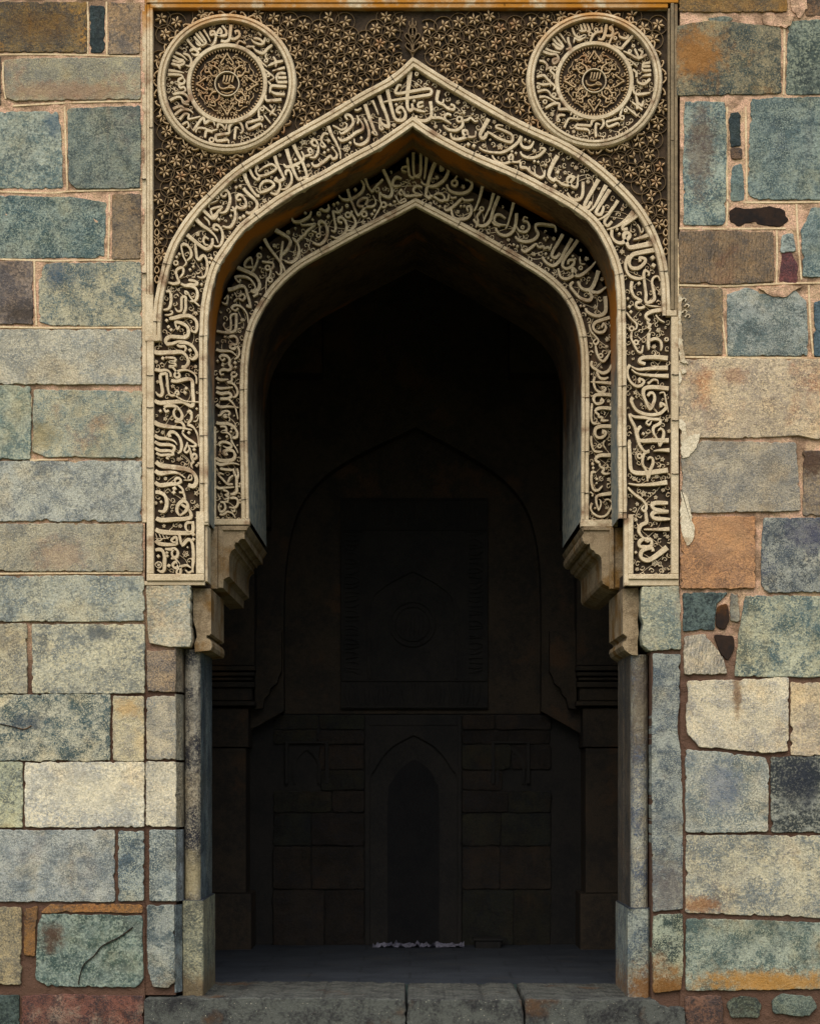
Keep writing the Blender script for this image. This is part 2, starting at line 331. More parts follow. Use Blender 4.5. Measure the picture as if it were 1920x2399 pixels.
# star lattice
def inside_poly(p, poly):
    x, y = p; r = False; n = len(poly)
    for i in range(n):
        (x1, y1), (x2, y2) = poly[i], poly[(i + 1) % n]
        if (y1 > y) != (y2 > y) and x < (x2 - x1) * (y - y1) / (y2 - y1) + x1: r = not r
    return r
E1poly = E1 + [(1569, 1350), (359, 1350)]
E1in = offs(E1, 8) + [(1569, 1350), (359, 1350)]
E1out = offs(E1, -5) + [(1582, 1350), (346, 1350)]
def star_ok(x, y, m=9, poly=E1out):
    if not (357 + m < x < 1563 - m and 20 + m < y < 742): return False
    if any(math.hypot(x - c[0], y - c[1]) < c[2] + m - 4 for c in RC): return False
    if abs(x - 966) < 22 and y < 140: return False
    return not inside_poly((x, y), poly)
stars, rings = MB(), MB()
def petal(mb, cx, cy, a, r0, r1, hw, Yt, Yb):
    ca, sa = math.cos(a), math.sin(a)
    q = lambda u, v, Y: P(cx + u * ca - v * sa, cy + u * sa + v * ca, Y)
    m = r0 + (r1 - r0) * 0.52
    mb.add([q(r0, 0, Yb), q(m, -hw, Yb), q(r1, 0, Yb), q(m, hw, Yb), q(r0, 0, Yt + .004), q(m, -hw * .9, Yt + .003), q(r1, 0, Yt + .003), q(m, hw * .9, Yt + .003), q(m, 0, Yt)],
           [(0, 1, 5, 4), (1, 2, 6, 5), (2, 3, 7, 6), (3, 0, 4, 7), (4, 5, 8), (5, 6, 8), (6, 7, 8), (7, 4, 8)])
rs = random.Random(3)
for side in (0, 1):
    a = (35.6, 8.6) if side == 0 else (-35.6, 7.2)
    b = (10.6, 35.2) if side == 0 else (-10.2, 35.4)
    o = (640, 38) if side == 0 else (1110, 42)
    for i in range(-40, 41):
        for j in range(-25, 26):
            x, y = o[0] + i * a[0] + j * b[0], o[1] + i * a[1] + j * b[1]
            if (x < 966) != (side == 0) or not star_ok(x, y) or rs.random() < .004: continue
            x += rs.uniform(-1.2, 1.2); y += rs.uniform(-1.2, 1.2); rot = math.atan2(a[1], a[0]) + math.pi / 6 + rs.uniform(-.12, .12)
            for k in range(6):
                if rs.random() < .05: continue                  # a broken petal here and there
                petal(stars, x, y, rot + k * math.pi / 3, 1.8, rs.uniform(13.0, 16.2), rs.uniform(2.2, 2.9), 0.010 + rs.uniform(0, .008) + rs.uniform(-.003, .003), 0.044)
            r = 22.5; n = 28; seg = []
            for k in range(n + 1):
                t = 2 * math.pi * k / n; pt = (x + r * math.cos(t), y + r * math.sin(t))
                if star_ok(pt[0], pt[1], 1, E1in): seg.append(pt)
                else:
                    if len(seg) > 2: ribbon(rings, seg, 1.15, 1.15, 0.028 + rs.uniform(-.002, .002), 0.044, 0, 99)
                    seg = []
            if len(seg) > 2: ribbon(rings, seg, 1.15, 1.15, 0.028 + rs.uniform(-.002, .002), 0.044, 0, 99)
            for k in range(6):                              # small leaves that fill the gaps between the rings
                t = rot + (k + 0.5) * math.pi / 3
                if rs.random() < .12: petal(rings, x, y, t, 10, 17.5, 1.4, 0.03, 0.044)
stars.build('star_lattice', LATT, spand); rings.build('ring_tracery', RINGM, spand)

# leafy finial above the apex and frills beside the arch
fin = MB()
for sx in (-1, 1):
    q = lambda x, y: (966 + sx * x, y)
    ribbon(fin, [q(1, 128), q(4, 118), q(13, 110), q(17, 103), q(13, 98), q(8, 102)], 2.6, 1.8, 0.014, .044)
    ribbon(fin, [q(1, 112), q(5, 98), q(14, 88), q(18, 80), q(13, 75), q(8, 80)], 2.6, 1.8, 0.016, .044)
    ribbon(fin, [q(1, 95), q(7, 80), q(9, 68), q(3, 56), q(0, 46)], 2.8,1.8, 0.017, .044)
    ribbon(fin, [q(2, 62), q(8, 54), q(7, 46)], 3, 2, 0.019, .044)
ribbon(fin, [(966, 134), (966, 100), (966, 62), (966, 40)], 3.5, 2, 0.013, .044)
for yy in (120, 86): ring(fin, 966, yy, 2.8,1.8, -0.017, .044)
fin.build('leaf_finial', RINGM, spand); fin = MB()
for cx, cy, r, _s in RC:                                    # curling leaves hugging the roundels
    for k in range(46):
        t = 2 * math.pi * k / 46 + rs.uniform(-.03, .03); u = (cx + (r + 7) * math.cos(t), cy + (r + 7) * math.sin(t))
        if not star_ok(u[0], u[1], -6, E1in) and not (357 < u[0] < 1563 and 22 < u[1]): continue
        if inside_poly(u, E1in) or not (358 < u[0] < 1562 and 22 < u[1]): continue
        d = 1 if k % 2 else -1
        ribbon(fin, [(cx + (r + 2) * math.cos(t - d * .05), cy + (r + 2) * math.sin(t - d * .05)), (cx + (r + 9) * math.cos(t), cy + (r + 9) * math.sin(t)), (cx + (r + 10) * math.cos(t + d * .03), cy + (r + 10) * math.sin(t + d * .03)), (cx + (r + 6) * math.cos(t + d * .035), cy + (r + 6) * math.sin(t + d * .035))], 3.2, 2.2, 0.012, .044)
for py in range(520, 740, 22):                              # leaf chains in the narrow spandrel ends
    for px in (367, 1559):
        if inside_poly((px, py), E1out): continue
        for d in (-1, 1): ribbon(fin, [(px, py + 9), (px + d * 5, py + 4), (px + d * 4, py - 3), (px, py - 8)], 2.6, 1.6, 0.012, .044)
fin.build('leaf_frill', LATT, spand)

# calligraphy: strokes traced along the carved letters.  @band x0 y0 scale / width[/end width] x,y x,y ... / d dot / o ring / f small flower
STROKES = '''@o 340 1000 5.75
45 140,1660 180,1650 230,1665 262,1740 262,1830 255,1930 215,1950 165,1925
d 178,1742 28
14 130,1855 170,1820 215,1830 215,1880 180,1900 150,1880 130,1855
14 170,1850 195,1850 190,1875 165,1860
58/30 140,1530 190,1570 290,1585 430,1580
30 430,1590 425,1490 380,1500 355,1530 385,1555 425,1550
10 130,1500 200,1505 280,1500 340,1480
14 140,1435 160,1490
14 190,1445 210,1490
14 235,1450 260,1500
14 285,1465 310,1510
14 160,1515 200,1535 230,1510
38 460,1450 475,1520 490,1590
42 490,1600 520,1580 560,1530 600,1520 635,1570 650,1680 650,1800 640,1900 645,1960
25 540,1925 590,1965 640,1930
28 480,1880 560,1865 620,1900
32 405,1770 450,1840 430,1900 385,1890 375,1850 410,1820 450,1850 480,1920 470,1985 435,1985 425,1950 450,1910 500,1885
35 270,1645 340,1650 400,1640 440,1680 435,1740 405,1760 370,1740 360,1690 390,1650
24 350,1770 420,1770 440,1740
d 295,1695 24
d 300,1738 24
d 320,1870 30
f 540,1710 85
d 572,1622 16
d 650,1450 32
d 650,1515 30
62/40 140,1380 200,1410 330,1425 520,1430 610,1425 645,1390 640,1270
32 625,1290 570,1290 545,1330 560,1390 600,1420
58/38 150,1230 220,1255 400,1245 560,1235 615,1210 610,1150 570,1100 500,1050 470,1020
40 470,1195 430,1140 440,1060 500,1000 560,1020 575,1090 530,1150 470,1195
48 140,880 200,885 260,920 290,990 285,1080 250,1140 180,1130
d 215,1010 24
f 140,1020 45
f 365,1130 42
55/40 135,745 200,785 350,770 430,770
32 430,770 480,740 470,700 425,690 400,720 415,760
30 440,780 500,830 515,880 530,930 540,990
22 460,880 520,890
22 500,960 550,975
d 395,830 34
d 385,885 32
f 690,890 65
f 700,1060 60
62/50 145,470 220,520 400,545 560,570 650,620 690,700 680,770 640,800 580,780
62/12 135,590 200,625 350,610 450,625 545,690
16 575,700 600,650 625,650 620,710 520,715
25 570,205 560,250 530,320 560,345 600,300 570,240
30 580,240 610,330 630,430 650,470 620,500 640,560
30 650,440 690,420 690,380 660,365 640,395 650,430
d 660,305 28
d 695,520 26
d 720,490 22
50/15 130,115 190,150 300,160 390,190 430,240
45/30 130,200 200,235 320,240 385,260 390,290
42/30 135,285 200,320 300,320 370,330 385,340
35 390,250 395,300 370,335 375,370 330,380
35/25 150,350 210,380 290,375 370,375
22 340,400 300,395 290,420 320,425
40 310,110 340,70 400,75 460,140 490,230 480,320 440,355
28 310,100 325,125 350,115
32 500,80 550,140 640,200 685,240 660,265 600,255
d 590,75 26
f 450,430 55
f 270,690 45
f 470,1330 50
f 250,1330 45
f 180,415 40
f 235,70 45
@i 340 1000 5.75
22 1100,1140 1170,1160 1215,1225
26 1005,1175 1050,1180 1120,1130
28 1010,1010 1060,1020 1080,1080 1060,1130 1010,1140 990,1080 1005,1030
26 1050,850 1110,870 1115,905 1080,915 1115,935 1120,965 1075,975 1115,985 1110,1010 1060,1005
30 1145,960 1200,955 1245,980 1245,1050 1200,1090 1130,1080
22 1200,1100 1205,1130 1180,1140 1160,1110
d 1280,985 20
d 1280,1020 20
d 1275,765 20
d 1270,800 20
d 1020,1070 18
40/12 960,800 1000,825 1100,815 1200,810
36 1150,905 1200,900 1235,860 1230,760 1230,680 1200,620 1190,560
28 1180,770 1110,770 1040,700 990,650 1010,625 1060,640
24 1110,760 1140,690 1190,650
30 1010,560 1100,575 1200,580
25 1240,560 1255,640 1250,700
42/12 960,480 1010,510 1100,495 1200,490 1270,510
46/32 960,415 1010,450 1100,455 1180,440 1210,390 1190,330 1130,310 1060,330 1075,370 1110,360
30 1010,260 1000,220 1060,200 1150,230 1160,270 1100,280 1050,255
30/14 1160,180 1180,220 1230,300 1250,350
d 1010,335 20
d 1000,375 20
d 1100,130 24
f 1000,140 38
f 965,565 30
f 1000,740 40
f 1240,240 25
@o 340 700 5.75
52/38 120,710 180,725 350,720 480,715 540,750 580,820 575,880 530,920 490,910
34 430,620 470,640 530,640 550,670 530,710
44 450,590 540,590 630,630 690,720 690,780 640,815 595,790
d 605,690 28
28 300,790 400,800 405,840 330,850 400,870 410,900 330,900
34/20 320,910 370,920 420,980 460,1010 460,1050 420,1060 395,1030 420,990 490,960 570,960 650,1000 690,1060 690,1140
40/25 130,950 200,965 290,960 340,1000 345,1050
42 200,1020 215,1130 235,1250 215,1300 170,1290 145,1250
36 200,1020 290,1000
36/12 290,1000 300,1120 315,1250 350,1300 410,1295 450,1280 445,1245 415,1250 410,1290 460,1340 560,1380 730,1390
40/50 350,1100 420,1110 520,1085 600,1080 635,1110 640,1220 650,1380 630,1440 580,1425 500,1385 350,1390 200,1400 125,1370
d 555,1205 28
d 540,1265 28
38 255,1460 300,1440 400,1445 470,1500 500,1580 470,1630 410,1600 385,1540 400,1490 440,1470
28 255,1470 280,1520 320,1500
38 400,1650 470,1650 520,1700 520,1760 500,1800
60/15 120,1660 200,1700 350,1725 500,1740 630,1765
26 570,1530 600,1505 625,1530 600,1550
30 625,1530 620,1620 570,1690
38/12 570,1690 640,1720 690,1790 715,1880 722,1990
14 650,1650 700,1640 720,1560 680,1600
d 205,1510 26
d 695,1480 20
f 675,905 45
f 680,190 52
f 145,840 48
d 240,800 30
d 285,790 22
f 370,1170 50
f 270,1610 50
f 240,1790 40
f 700,1250 40
f 170,1110 45
f 150,1570 40
@i 340 700 5.75
d 1075,510 24
32 1130,510 1200,500 1240,540 1235,600 1200,625
32 1230,620 1200,670 1150,660 1150,620 1190,610 1240,640 1270,710 1250,780 1200,810
40/14 960,680 1020,700 1120,700 1180,720 1240,780
34 1000,790 1030,760 1100,770 1140,820 1130,880 1160,930 1120,960 1060,950 1010,970 1020,1020 1060,1010
22 1005,790 1040,830 1075,800
20 1070,880 1045,870 1035,895 1060,905
d 975,835 22
d 1210,860 28
d 1215,920 26
24 1230,1000 1180,990 1160,1030 1200,1050 1235,1020 1220,990
26 1170,1040 1160,1110 1100,1120
32 1110,1125 1180,1140 1230,1200 1245,1270 1210,1320 1180,1320
42/15 960,1060 1010,1090 1120,1085
40/15 960,1190 1020,1205 1180,1190
38/30 960,1250 1020,1275 1120,1265 1160,1300 1120,1340 1010,1345
34/15 1110,1340 1170,1390 1210,1450 1230,1520 1250,1620
44/12 960,1420 1010,1455 1130,1450 1260,1465
28 980,1570 1020,1560 1050,1520 1110,1510 1140,1540 1090,1590 1060,1580 1090,1560 1140,1610 1130,1650
40/34 960,1665 1010,1680 1110,1680 1190,1720 1240,1800 1230,1860 1180,1870
28 1010,1720 1080,1720 1090,1770 1030,1790 1100,1800 1150,1840 1160,1900
d 1165,1745 22
d 1155,1790 22
f 975,590 40
f 1200,1570 30
f 985,1130 30
@o 360 480 5.75
44 290,1600 300,1580 370,1590 450,1640 470,1720 430,1780 330,1780 220,1775 165,1820 180,1870 240,1870 340,1840 400,1840
28 290,1600 320,1670 350,1630
44 210,1530 280,1520 400,1490 500,1500 570,1560 585,1650 560,1710 500,1690
d 175,1555 28
d 200,1640 26
d 235,1680 26
34 400,1470 430,1400 430,1300 430,1240 380,1250 375,1350 370,1420 320,1430 290,1390
36 165,1165 210,1160 235,1230 225,1350 190,1400 130,1410
20 150,1480 210,1480 250,1460 250,1430 220,1430
24 620,1365 560,1310 500,1250 460,1180 425,1165 430,1200 475,1200
38 370,1060 420,1085 500,1090 570,1130 590,1210 560,1290 490,1295
32 470,1010 540,1020 590,1050 560,1075 480,1065 440,1080
34 195,1040 270,1060 340,1040 320,980 300,900 340,850 395,850 395,920 350,980
o 300,780 28
d 345,660 26
d 310,700 26
34 370,560 390,530 450,540 500,610 505,690 450,750
24 370,560 400,690 440,780 395,830
36 560,520 570,620 585,720 620,730 650,690 690,690 720,770 720,880 690,960 630,980 590,960
60/32 450,400 520,460 620,540 700,590 750,580 790,520 790,450
28 740,460 690,430 670,480 690,530 740,540
60/15 570,190 650,270 750,340 830,420 870,510
34 870,340 810,320 820,270 870,280 920,350 930,450 900,540 850,560 810,545
50/30 660,60 720,120 790,180 840,160 860,100 900,60
26 680,160 740,220 750,270
d 875,195 28
d 1040,145 24
d 1165,175 28
d 1210,150 28
36 1060,20 1100,100 1090,200 1040,290 980,300 930,280
f 970,210 40
d 535,830 24
d 490,870 24
d 780,720 26
d 755,775 26
d 645,1070 26
f 590,385 55
f 565,1450 48
f 460,950 40
f 240,970 40
f 150,1320 35
f 530,260 40
f 640,800 35
f 500,1570 40
f 330,1140 35
@i 360 480 5.75
26 1110,1460 1040,1490 1040,1600 1030,1680 980,1680 940,1620 960,1580
34/30 1110,1460 1110,1600 1100,1680 1060,1710 960,1715 850,1695
32/15 1045,1390 1090,1350 1160,1360 1220,1410 1260,1480 1275,1600
20 1045,1390 1100,1420 1140,1385
42/34 1000,1140 1060,1130 1170,1090 1230,1110 1260,1200 1290,1300 1300,1370 1250,1350
26 1090,1180 1130,1240 1200,1280 1230,1230 1190,1200 1140,1240 1080,1300
18 920,1310 980,1330 1000,1220 950,1270
d 1060,1210 16
d 1040,1245 16
30 1110,1000 1100,970 1160,960 1250,970 1320,1020 1370,1110 1340,1150
22 1110,1000 1150,1040 1165,1000
50/40 1130,840 1200,870 1290,910 1370,960 1420,1040 1420,1110 1370,1170 1310,1150
26 1370,1150 1400,1190 1340,1230
26 1320,900 1350,860 1320,840 1230,830 1240,760 1310,710 1330,800 1350,850
22 1355,850 1390,770 1410,680
o 1420,680 28
28 1460,760 1530,770 1600,780 1610,830 1560,880
o 1535,845 30
22/14 1580,870 1560,960 1520,1020 1510,1180
o 1570,1010 28
d 1430,840 16
f 1190,1540 50
f 1190,1640 40
f 900,1430 35
f 1440,1200 35
f 1440,570 35
@o 480 380 5.75
38 225,460 215,410 260,375 315,400 340,500 310,620 260,675 200,680
24 225,460 270,455 290,420
26 80,640 110,620 240,590
28 75,640 110,720 190,650 240,600
o 170,470 20
14 55,610 60,560 110,540 180,510
34 435,510 425,470 465,435 520,470 555,540 540,600 480,620 430,600 400,650 345,640
22 440,510 490,500
50/35 520,350 580,420 670,500 705,560 690,630 620,685 550,670
d 420,335 26
d 475,320 28
o 405,230 18
58/34 530,150 560,240 620,350 690,440 735,450
32 735,410 830,380 910,330 930,290 870,250 790,260 740,330 750,390
24 690,360 735,410
44/28 600,90 650,190 710,235 740,200
28 720,90 700,40 690,130 740,180 850,155 960,85 900,25 800,60 720,120
30 940,210 1000,260 1010,340 960,430 880,410
22 970,200 940,240 1000,270
f 800,510 60
f 600,590 35
f 340,290 35
f 430,430 30
f 330,940 40
f 900,190 35
@i 480 380 5.75
50/28 800,1030 860,1140 960,1270 1040,1380 1080,1470
30 1050,1060 1030,1200 1020,1350 1030,1470 1000,1515 955,1470
52/30 950,910 1040,960 1130,1020 1150,1080 1100,1180 1030,1250
34 1195,1020 1240,1080 1270,1180 1240,1290 1160,1350 1075,1330
28 1180,1010 1230,1070 1290,1010 1340,970 1380,920 1470,850 1490,830 1390,840 1300,840 1290,800
20 1270,980 1310,1030
20 1310,950 1350,990
32 1170,740 1190,790 1260,800 1340,770 1410,720 1430,660
36 1560,880 1530,830 1560,790 1620,830 1650,930 1620,1040 1540,1110 1450,1080
o 1530,985 26
20 1440,920 1505,945
22 1545,850 1545,960
d 1450,770 22
d 1350,680 22
d 1655,730 24
o 1535,690 20
24 1560,620 1620,650 1670,610 1650,580
o 1120,940 16
o 935,1120 16
f 850,1260 40
f 1380,1040 40
f 1400,1160 40
f 1220,880 35
f 1120,1290 30
f 750,1150 35
@o 640 290 5.75
56/15 740,30 790,150 850,260 900,380 905,470
32 520,520 540,560 600,560 700,490 770,430 800,470 850,450 850,390 800,330
d 745,225 30
d 800,320 25
d 690,385 25
d 740,350 22
30 740,140 690,130 660,170 650,230 700,300 670,310 640,290 640,250
32 600,280 570,300 520,270 530,220 570,220 600,280 605,370 560,450 490,450
28 530,370 500,330 470,350 500,390 530,380 500,410 420,430 380,380
28 380,370 410,430 400,490 340,520
56/36 275,280 330,400 400,530 450,680 450,720 400,730
56/36 180,340 220,480 270,620 330,740 375,740 385,720
36 140,540 180,580 280,560 380,510
20 310,570 350,580 330,610
d 355,640 20
50/32 20,430 60,560 120,680 140,740 80,770
32 170,690 170,640 210,620 245,690 240,790 170,870 100,880
d 295,480 26
f 400,240 85
f 85,410 48
f 980,320 95
f 470,550 50
f 620,600 35
f 550,110 50
34 1000,-60 970,-100 995,-130 1060,-90 1070,0 1005,75 920,130 890,95
24 800,20 860,50 920,80 980,50 990,0 950,-20
34 870,180 920,225 1020,190 1110,120 1170,90 1210,60 1200,0 1160,-60
d 1035,255 24
d 1185,185 22
@i 640 290 5.75
34 1185,760 1220,820 1200,900 1130,970 1020,1020 930,1010 880,960
42/30 1000,880 1030,980 1070,1080 1120,1200 1150,1240
30 1150,1230 1200,1170 1240,1100 1270,1010 1210,1000 1150,1040 1140,1100 1230,1110 1340,1110 1380,1050 1340,960
o 1225,1215 34
d 1365,1165 28
d 1330,1215 28
d 1105,880 28
d 740,1240 25
o 1005,1225 34
34 1060,1170 1050,1210 1080,1250 1110,1340 1060,1420 1000,1440
36 930,1330 880,1320 880,1270 920,1260 970,1310 990,1400 950,1490 860,1540 770,1510
34 800,1170 820,1270 840,1390 820,1450 780,1430
28 800,1170 870,1190 920,1150 930,1110
18 850,1130 870,1180
d 815,1080 24
d 865,1060 24
26 620,1150 660,1160 720,1170 750,1130 740,1080
o 610,1205 22
f 1210,1320 60
o 990,1100 16
@o 820 150 5.75
62/36 805,100 790,250 770,420 770,560 795,620 840,600 830,530
34 690,290 650,280 610,370 640,395 800,370 1060,330 1085,400 950,430 750,460 540,490 450,510
50/34 500,340 530,480 570,640 610,740 690,760 740,720 740,650 690,580 640,600 630,640 680,660
56/34 390,420 430,540 490,690 520,820 490,840 420,790 400,720
40/15 300,490 350,600 380,680
26 395,720 400,870 440,870 400,800
58/36 200,540 260,720 320,880 350,940 290,910
36 185,725 225,805 255,925 235,1025 145,1085 65,1065 55,1005
24 90,690 110,740 100,800
22 60,610 100,620 150,590
30 980,510 920,530 920,580 990,560
32 835,530 850,590 920,620 1010,640
d 860,495 28
d 620,545 26
44/36 1080,500 1095,620 1080,720 1000,760 900,740 890,690
32 1080,720 1140,720 1200,720 1260,740 1360,800
22 1140,670 1145,720
28 1360,690 1310,670 1270,710 1290,750
44/28 1190,350 1165,480 1200,520 1250,540 1310,590 1390,610 1400,560 1350,540
22 1245,530 1260,470
o 1470,740 34
36 1510,750 1510,830 1430,890 1320,880 1250,820
28 1510,760 1580,750 1620,720 1680,770 1720,760
d 1530,655 28
34 1350,930 1380,1000 1470,1010 1570,970 1570,900 1520,900 1530,950 1600,980 1680,970 1690,900
d 1590,1080 32
d 1665,1100 32
o 895,130 20
f 890,270 60
f 680,200 45
f 1150,830 50
f 1270,930 50
f 590,810 50
f 1450,500 55
f 1580,560 40
f 1640,660 40
f 840,670 40
f 170,700 35
@i 820 150 5.75
34 770,1260 780,1380 800,1500 850,1530 860,1480
38/32 850,1190 850,1350 860,1480 890,1510 940,1480
38 950,1190 950,1350 940,1500 900,1520
42/22 1030,1240 1015,1400 1000,1540
26 770,1380 710,1390 700,1430 760,1450
48/36 1160,1290 1100,1430 1050,1600 1020,1750 1060,1800 1090,1760
38 1260,1400 1220,1420 1230,1360 1290,1360 1320,1440 1260,1560 1130,1640 1000,1620 950,1580
o 1405,1600 38
18 1405,1550 1440,1500
36 1300,1620 1340,1700 1450,1740 1570,1720 1640,1640 1620,1570 1550,1540
30 1060,1780 1120,1780 1220,1840 1270,1820 1250,1760 1180,1740 1110,1780
28 1260,1830 1310,1830 1330,1760
30 970,1660 900,1640 850,1690 880,1740 970,1760
32 960,1760 850,1770 740,1770 690,1680
24 690,1680 660,1740 700,1760
46/34 445,1415 500,1530 555,1660 560,1740 520,1790 430,1760 400,1730
34/12 400,1720 400,1820 420,1890 370,1990 310,2090
o 450,1895 34
32 690,1540 620,1520 575,1580 590,1640 690,1630
38/22 205,1540 240,1640 290,1710 320,1680 370,1620 440,1550
o 365,1690 26
20 600,1760 640,1830 670,1870 750,1840 730,1810 670,1850
d 540,1890 24
d 595,1850 22
22 1350,1790 1380,1800 1430,1790
26 1500,1790 1540,1830 1600,1830 1660,1820
34 1500,1810 1420,1890 1330,1960 1280,1960 1270,1910
36 1360,1960 1390,2060 1480,2090 1590,2060 1630,1980 1610,1910 1570,1930 1590,1980
d 1205,1915 24
d 1490,1910 20
d 1535,1910 20
f 1450,1980 50
f 1080,1870 45
f 550,1450 40
f 800,1610 40
f 1170,1520 45
f 1520,1640 50
@o 980 240 5.75
50/40 940,220 880,330 830,430 850,480 890,470 920,410
34 920,390 980,420 1080,480 1240,530 1260,440 1140,370 1040,330 1070,300 1140,310
38/20 1380,450 1340,530 1250,610 1130,670 980,670 870,640 815,600
38 1390,460 1370,520 1400,590 1480,610 1530,570 1550,520
d 1435,500 24
d 1495,520 24
34 1370,660 1400,710 1500,745 1610,720 1690,650 1700,620 1640,610 1640,650
30 990,710 1040,780 1140,820 1240,790 1270,730 1250,700 1215,740 1250,790 1350,800 1370,770
36 1370,800 1380,870 1450,880 1500,930 1560,970 1640,1010 1690,980 1700,910
18 1490,860 1500,920
18 1560,900 1570,965
d 1255,655 22
d 1310,680 22
d 1560,790 24
d 1610,800 22
d 1395,965 26
f 880,570 55
f 1100,580 80
f 1560,640 50
f 960,490 30
f 1020,250 45
f 1080,730 35
@i 980 240 5.75
42/18 860,1130 820,1290 780,1400 750,1460
42/15 1010,1220 960,1400 900,1530 875,1600
42/34 1080,1260 1010,1430 970,1570 900,1650 810,1650 740,1570
o 850,1430 26
28 840,1460 790,1530 800,1600 770,1680
30 1170,1560 1100,1510 1040,1520 1020,1590 1080,1640 1180,1650
28 990,1600 1030,1640 1100,1660
40/14 1280,1350 1240,1500 1200,1640 1170,1700
42/34 1320,1490 1310,1620 1270,1730 1180,1790 1080,1760 1040,1690
28 1320,1670 1360,1730 1440,1740 1490,1680 1470,1610 1410,1590 1430,1540 1470,1560
o 1400,1680 20
36 1300,1800 1350,1850 1450,1870 1560,1840 1610,1770 1580,1700 1580,1640 1640,1630
d 1280,1915 24
d 1330,1935 24
f 1210,1840 45
f 950,1670 35
f 600,1140 40
f 240,1000 40
f 1130,1400 40
f 1540,2030 50
@o 1130 340 5.75
d 850,265 26
52/40 1010,140 940,260 890,400 920,450 960,470 990,440
34 990,470 1030,490 1060,520 1150,540 1200,480 1230,430 1160,430 1140,490 1220,560 1270,550 1285,400
d 1010,360 28
d 975,550 34
40/32 1350,490 1350,620 1330,700 1270,740 1190,710 1140,640
50/36 1560,460 1480,600 1400,740 1370,820 1410,840 1460,760
52/20 1660,540 1580,690 1500,830 1420,900
50/34 1710,600 1620,740 1540,870 1530,920 1590,930 1630,840
d 1625,830 20
f 1420,480 50
f 1110,360 45
f 1260,290 55
f 1090,190 40
f 910,120 45
f 1220,630 40
f 850,490 35
f 1560,570 40
f 1090,660 40
@i 1130 340 5.75
32 720,1130 715,1075 780,1060 880,1070 970,1090 990,1160
34 520,1400 570,1430 650,1380 720,1320
28 720,1320 760,1370 820,1360 830,1390 880,1370 900,1400 930,1330
d 830,1250 20
d 872,1240 20
d 850,1272 18
40/34 1080,1200 1010,1320 940,1440 940,1500 990,1510 1040,1450
42/36 1200,1260 1110,1420 1040,1550 950,1620 860,1580 800,1500
42/30 1280,1280 1180,1420 1090,1550 1080,1630 1140,1660 1220,1610 1230,1550 1160,1550 1150,1600
d 850,1460 24
d 885,1520 20
d 920,1550 20
d 1215,1490 20
d 1245,1530 20
36 1015,1660 1050,1770 1130,1800 1220,1750 1250,1690 1220,1660 1210,1700 1260,1760 1340,1740 1450,1650 1520,1570
o 1320,1650 22
18 1310,1500 1320,1590 1380,1600
52/36 1560,1690 1520,1820 1470,1920 1420,1950 1330,1920 1280,1830
40 1220,1840 1180,1890 1230,1970 1320,2060 1430,2090 1470,2040 1450,1980 1560,1980 1660,1910
f 690,1460 50
f 1400,1520 55
f 1320,1410 40
f 1420,1720 40
f 1400,1850 35
f 960,1250 45
f 850,1150 40
@i 1290 480 5.75
48/34 730,1230 740,1350 730,1440 660,1490 560,1480 480,1430 470,1390
d 400,1360 22
d 445,1360 22
40/28 790,1515 680,1550 590,1590 570,1660 620,1710 700,1710 740,1650 710,1600 680,1650
d 800,1625 20
24 510,1600 540,1700 600,1770 640,1830 600,1880 570,1840 610,1800
30 600,1890 620,2000 660,2080 710,2100 760,2040 800,1960
o 670,2030 26
f 760,1800 60
f 600,1370 60
f 750,1900 45
f 690,990 45
@o 1290 480 5.75
44/14 900,-60 800,90 700,170 600,210
44/32 840,30 760,150 720,230 760,280 820,220
58/12 1110,90 1000,210 880,290 750,330
46/34 1180,120 1080,200 970,280 970,330 1030,320
18 1160,260 1190,310 1210,370 1240,350 1230,310
36/60 820,330 820,420 870,490 950,510 1030,460 1060,400 1010,370 980,420 1020,510 1060,570 1200,550 1400,510
52/14 1330,395 1240,430 1110,465
54/36 1420,600 1250,630 1100,670 1050,760 1080,840 1170,850 1250,790 1270,730 1200,710 1200,760
40 1050,680 1010,760 1010,860 1060,950 1160,990 1270,980
d 890,325 26
d 920,390 26
d 695,285 22
d 1370,710 38
d 1380,815 38
d 1185,1055 28
d 1035,1260 24
36 1310,950 1320,910 1270,880 1250,930 1260,1050 1280,1200 1285,1310 1390,1270 1380,1150 1360,1030 1390,970 1440,960 1470,1020
40/30 1090,1030 1080,1130 1120,1230 1210,1290 1150,1320 1150,1370 1200,1390 1260,1370
d 1055,1370 30
d 1075,1440 28
50/34 1510,1410 1380,1430 1290,1470 1280,1520 1330,1560
32 1300,1540 1310,1600 1340,1610 1310,1650 1340,1670 1320,1710
16 1270,1340 1350,1360 1480,1370
22 1410,1480 1460,1540 1530,1580
40 1320,1720 1310,1830 1315,1950
36 1320,1830 1400,1800 1470,1830 1490,1900 1480,1960
26 1010,1440 1080,1530 1150,1600 1150,1660 1120,1680
o 1085,1665 30
28 1090,1690 1080,1790 1110,1860 1170,1970 1220,1980 1240,1890
o 1145,1850 28
56/36 1570,2065 1400,2050 1230,2060 1190,2110 1270,2140
o 1555,1810 22
f 1470,1180 65
f 1390,1900 55
f 1450,1680 65
f 960,620 65
f 1210,190 40
f 1130,390 40
f 850,170 40
f 960,50 45
f 1130,1100 40
f 1200,1470 40
f 1550,1640 40
@o 1320 790 5.75
55/20 1400,410 1200,415 1000,430 910,390
50/15 1410,520 1200,515 1000,490 910,430
40/30 890,370 850,450 880,570 960,650 1040,650 1080,590 1020,560 1020,610
24 1130,600 1140,620 1200,570 1260,580 1270,630
52/34 1410,690 1200,670 1090,690 1070,760 1100,850 1160,960 1220,850 1210,760 1160,750 1130,790
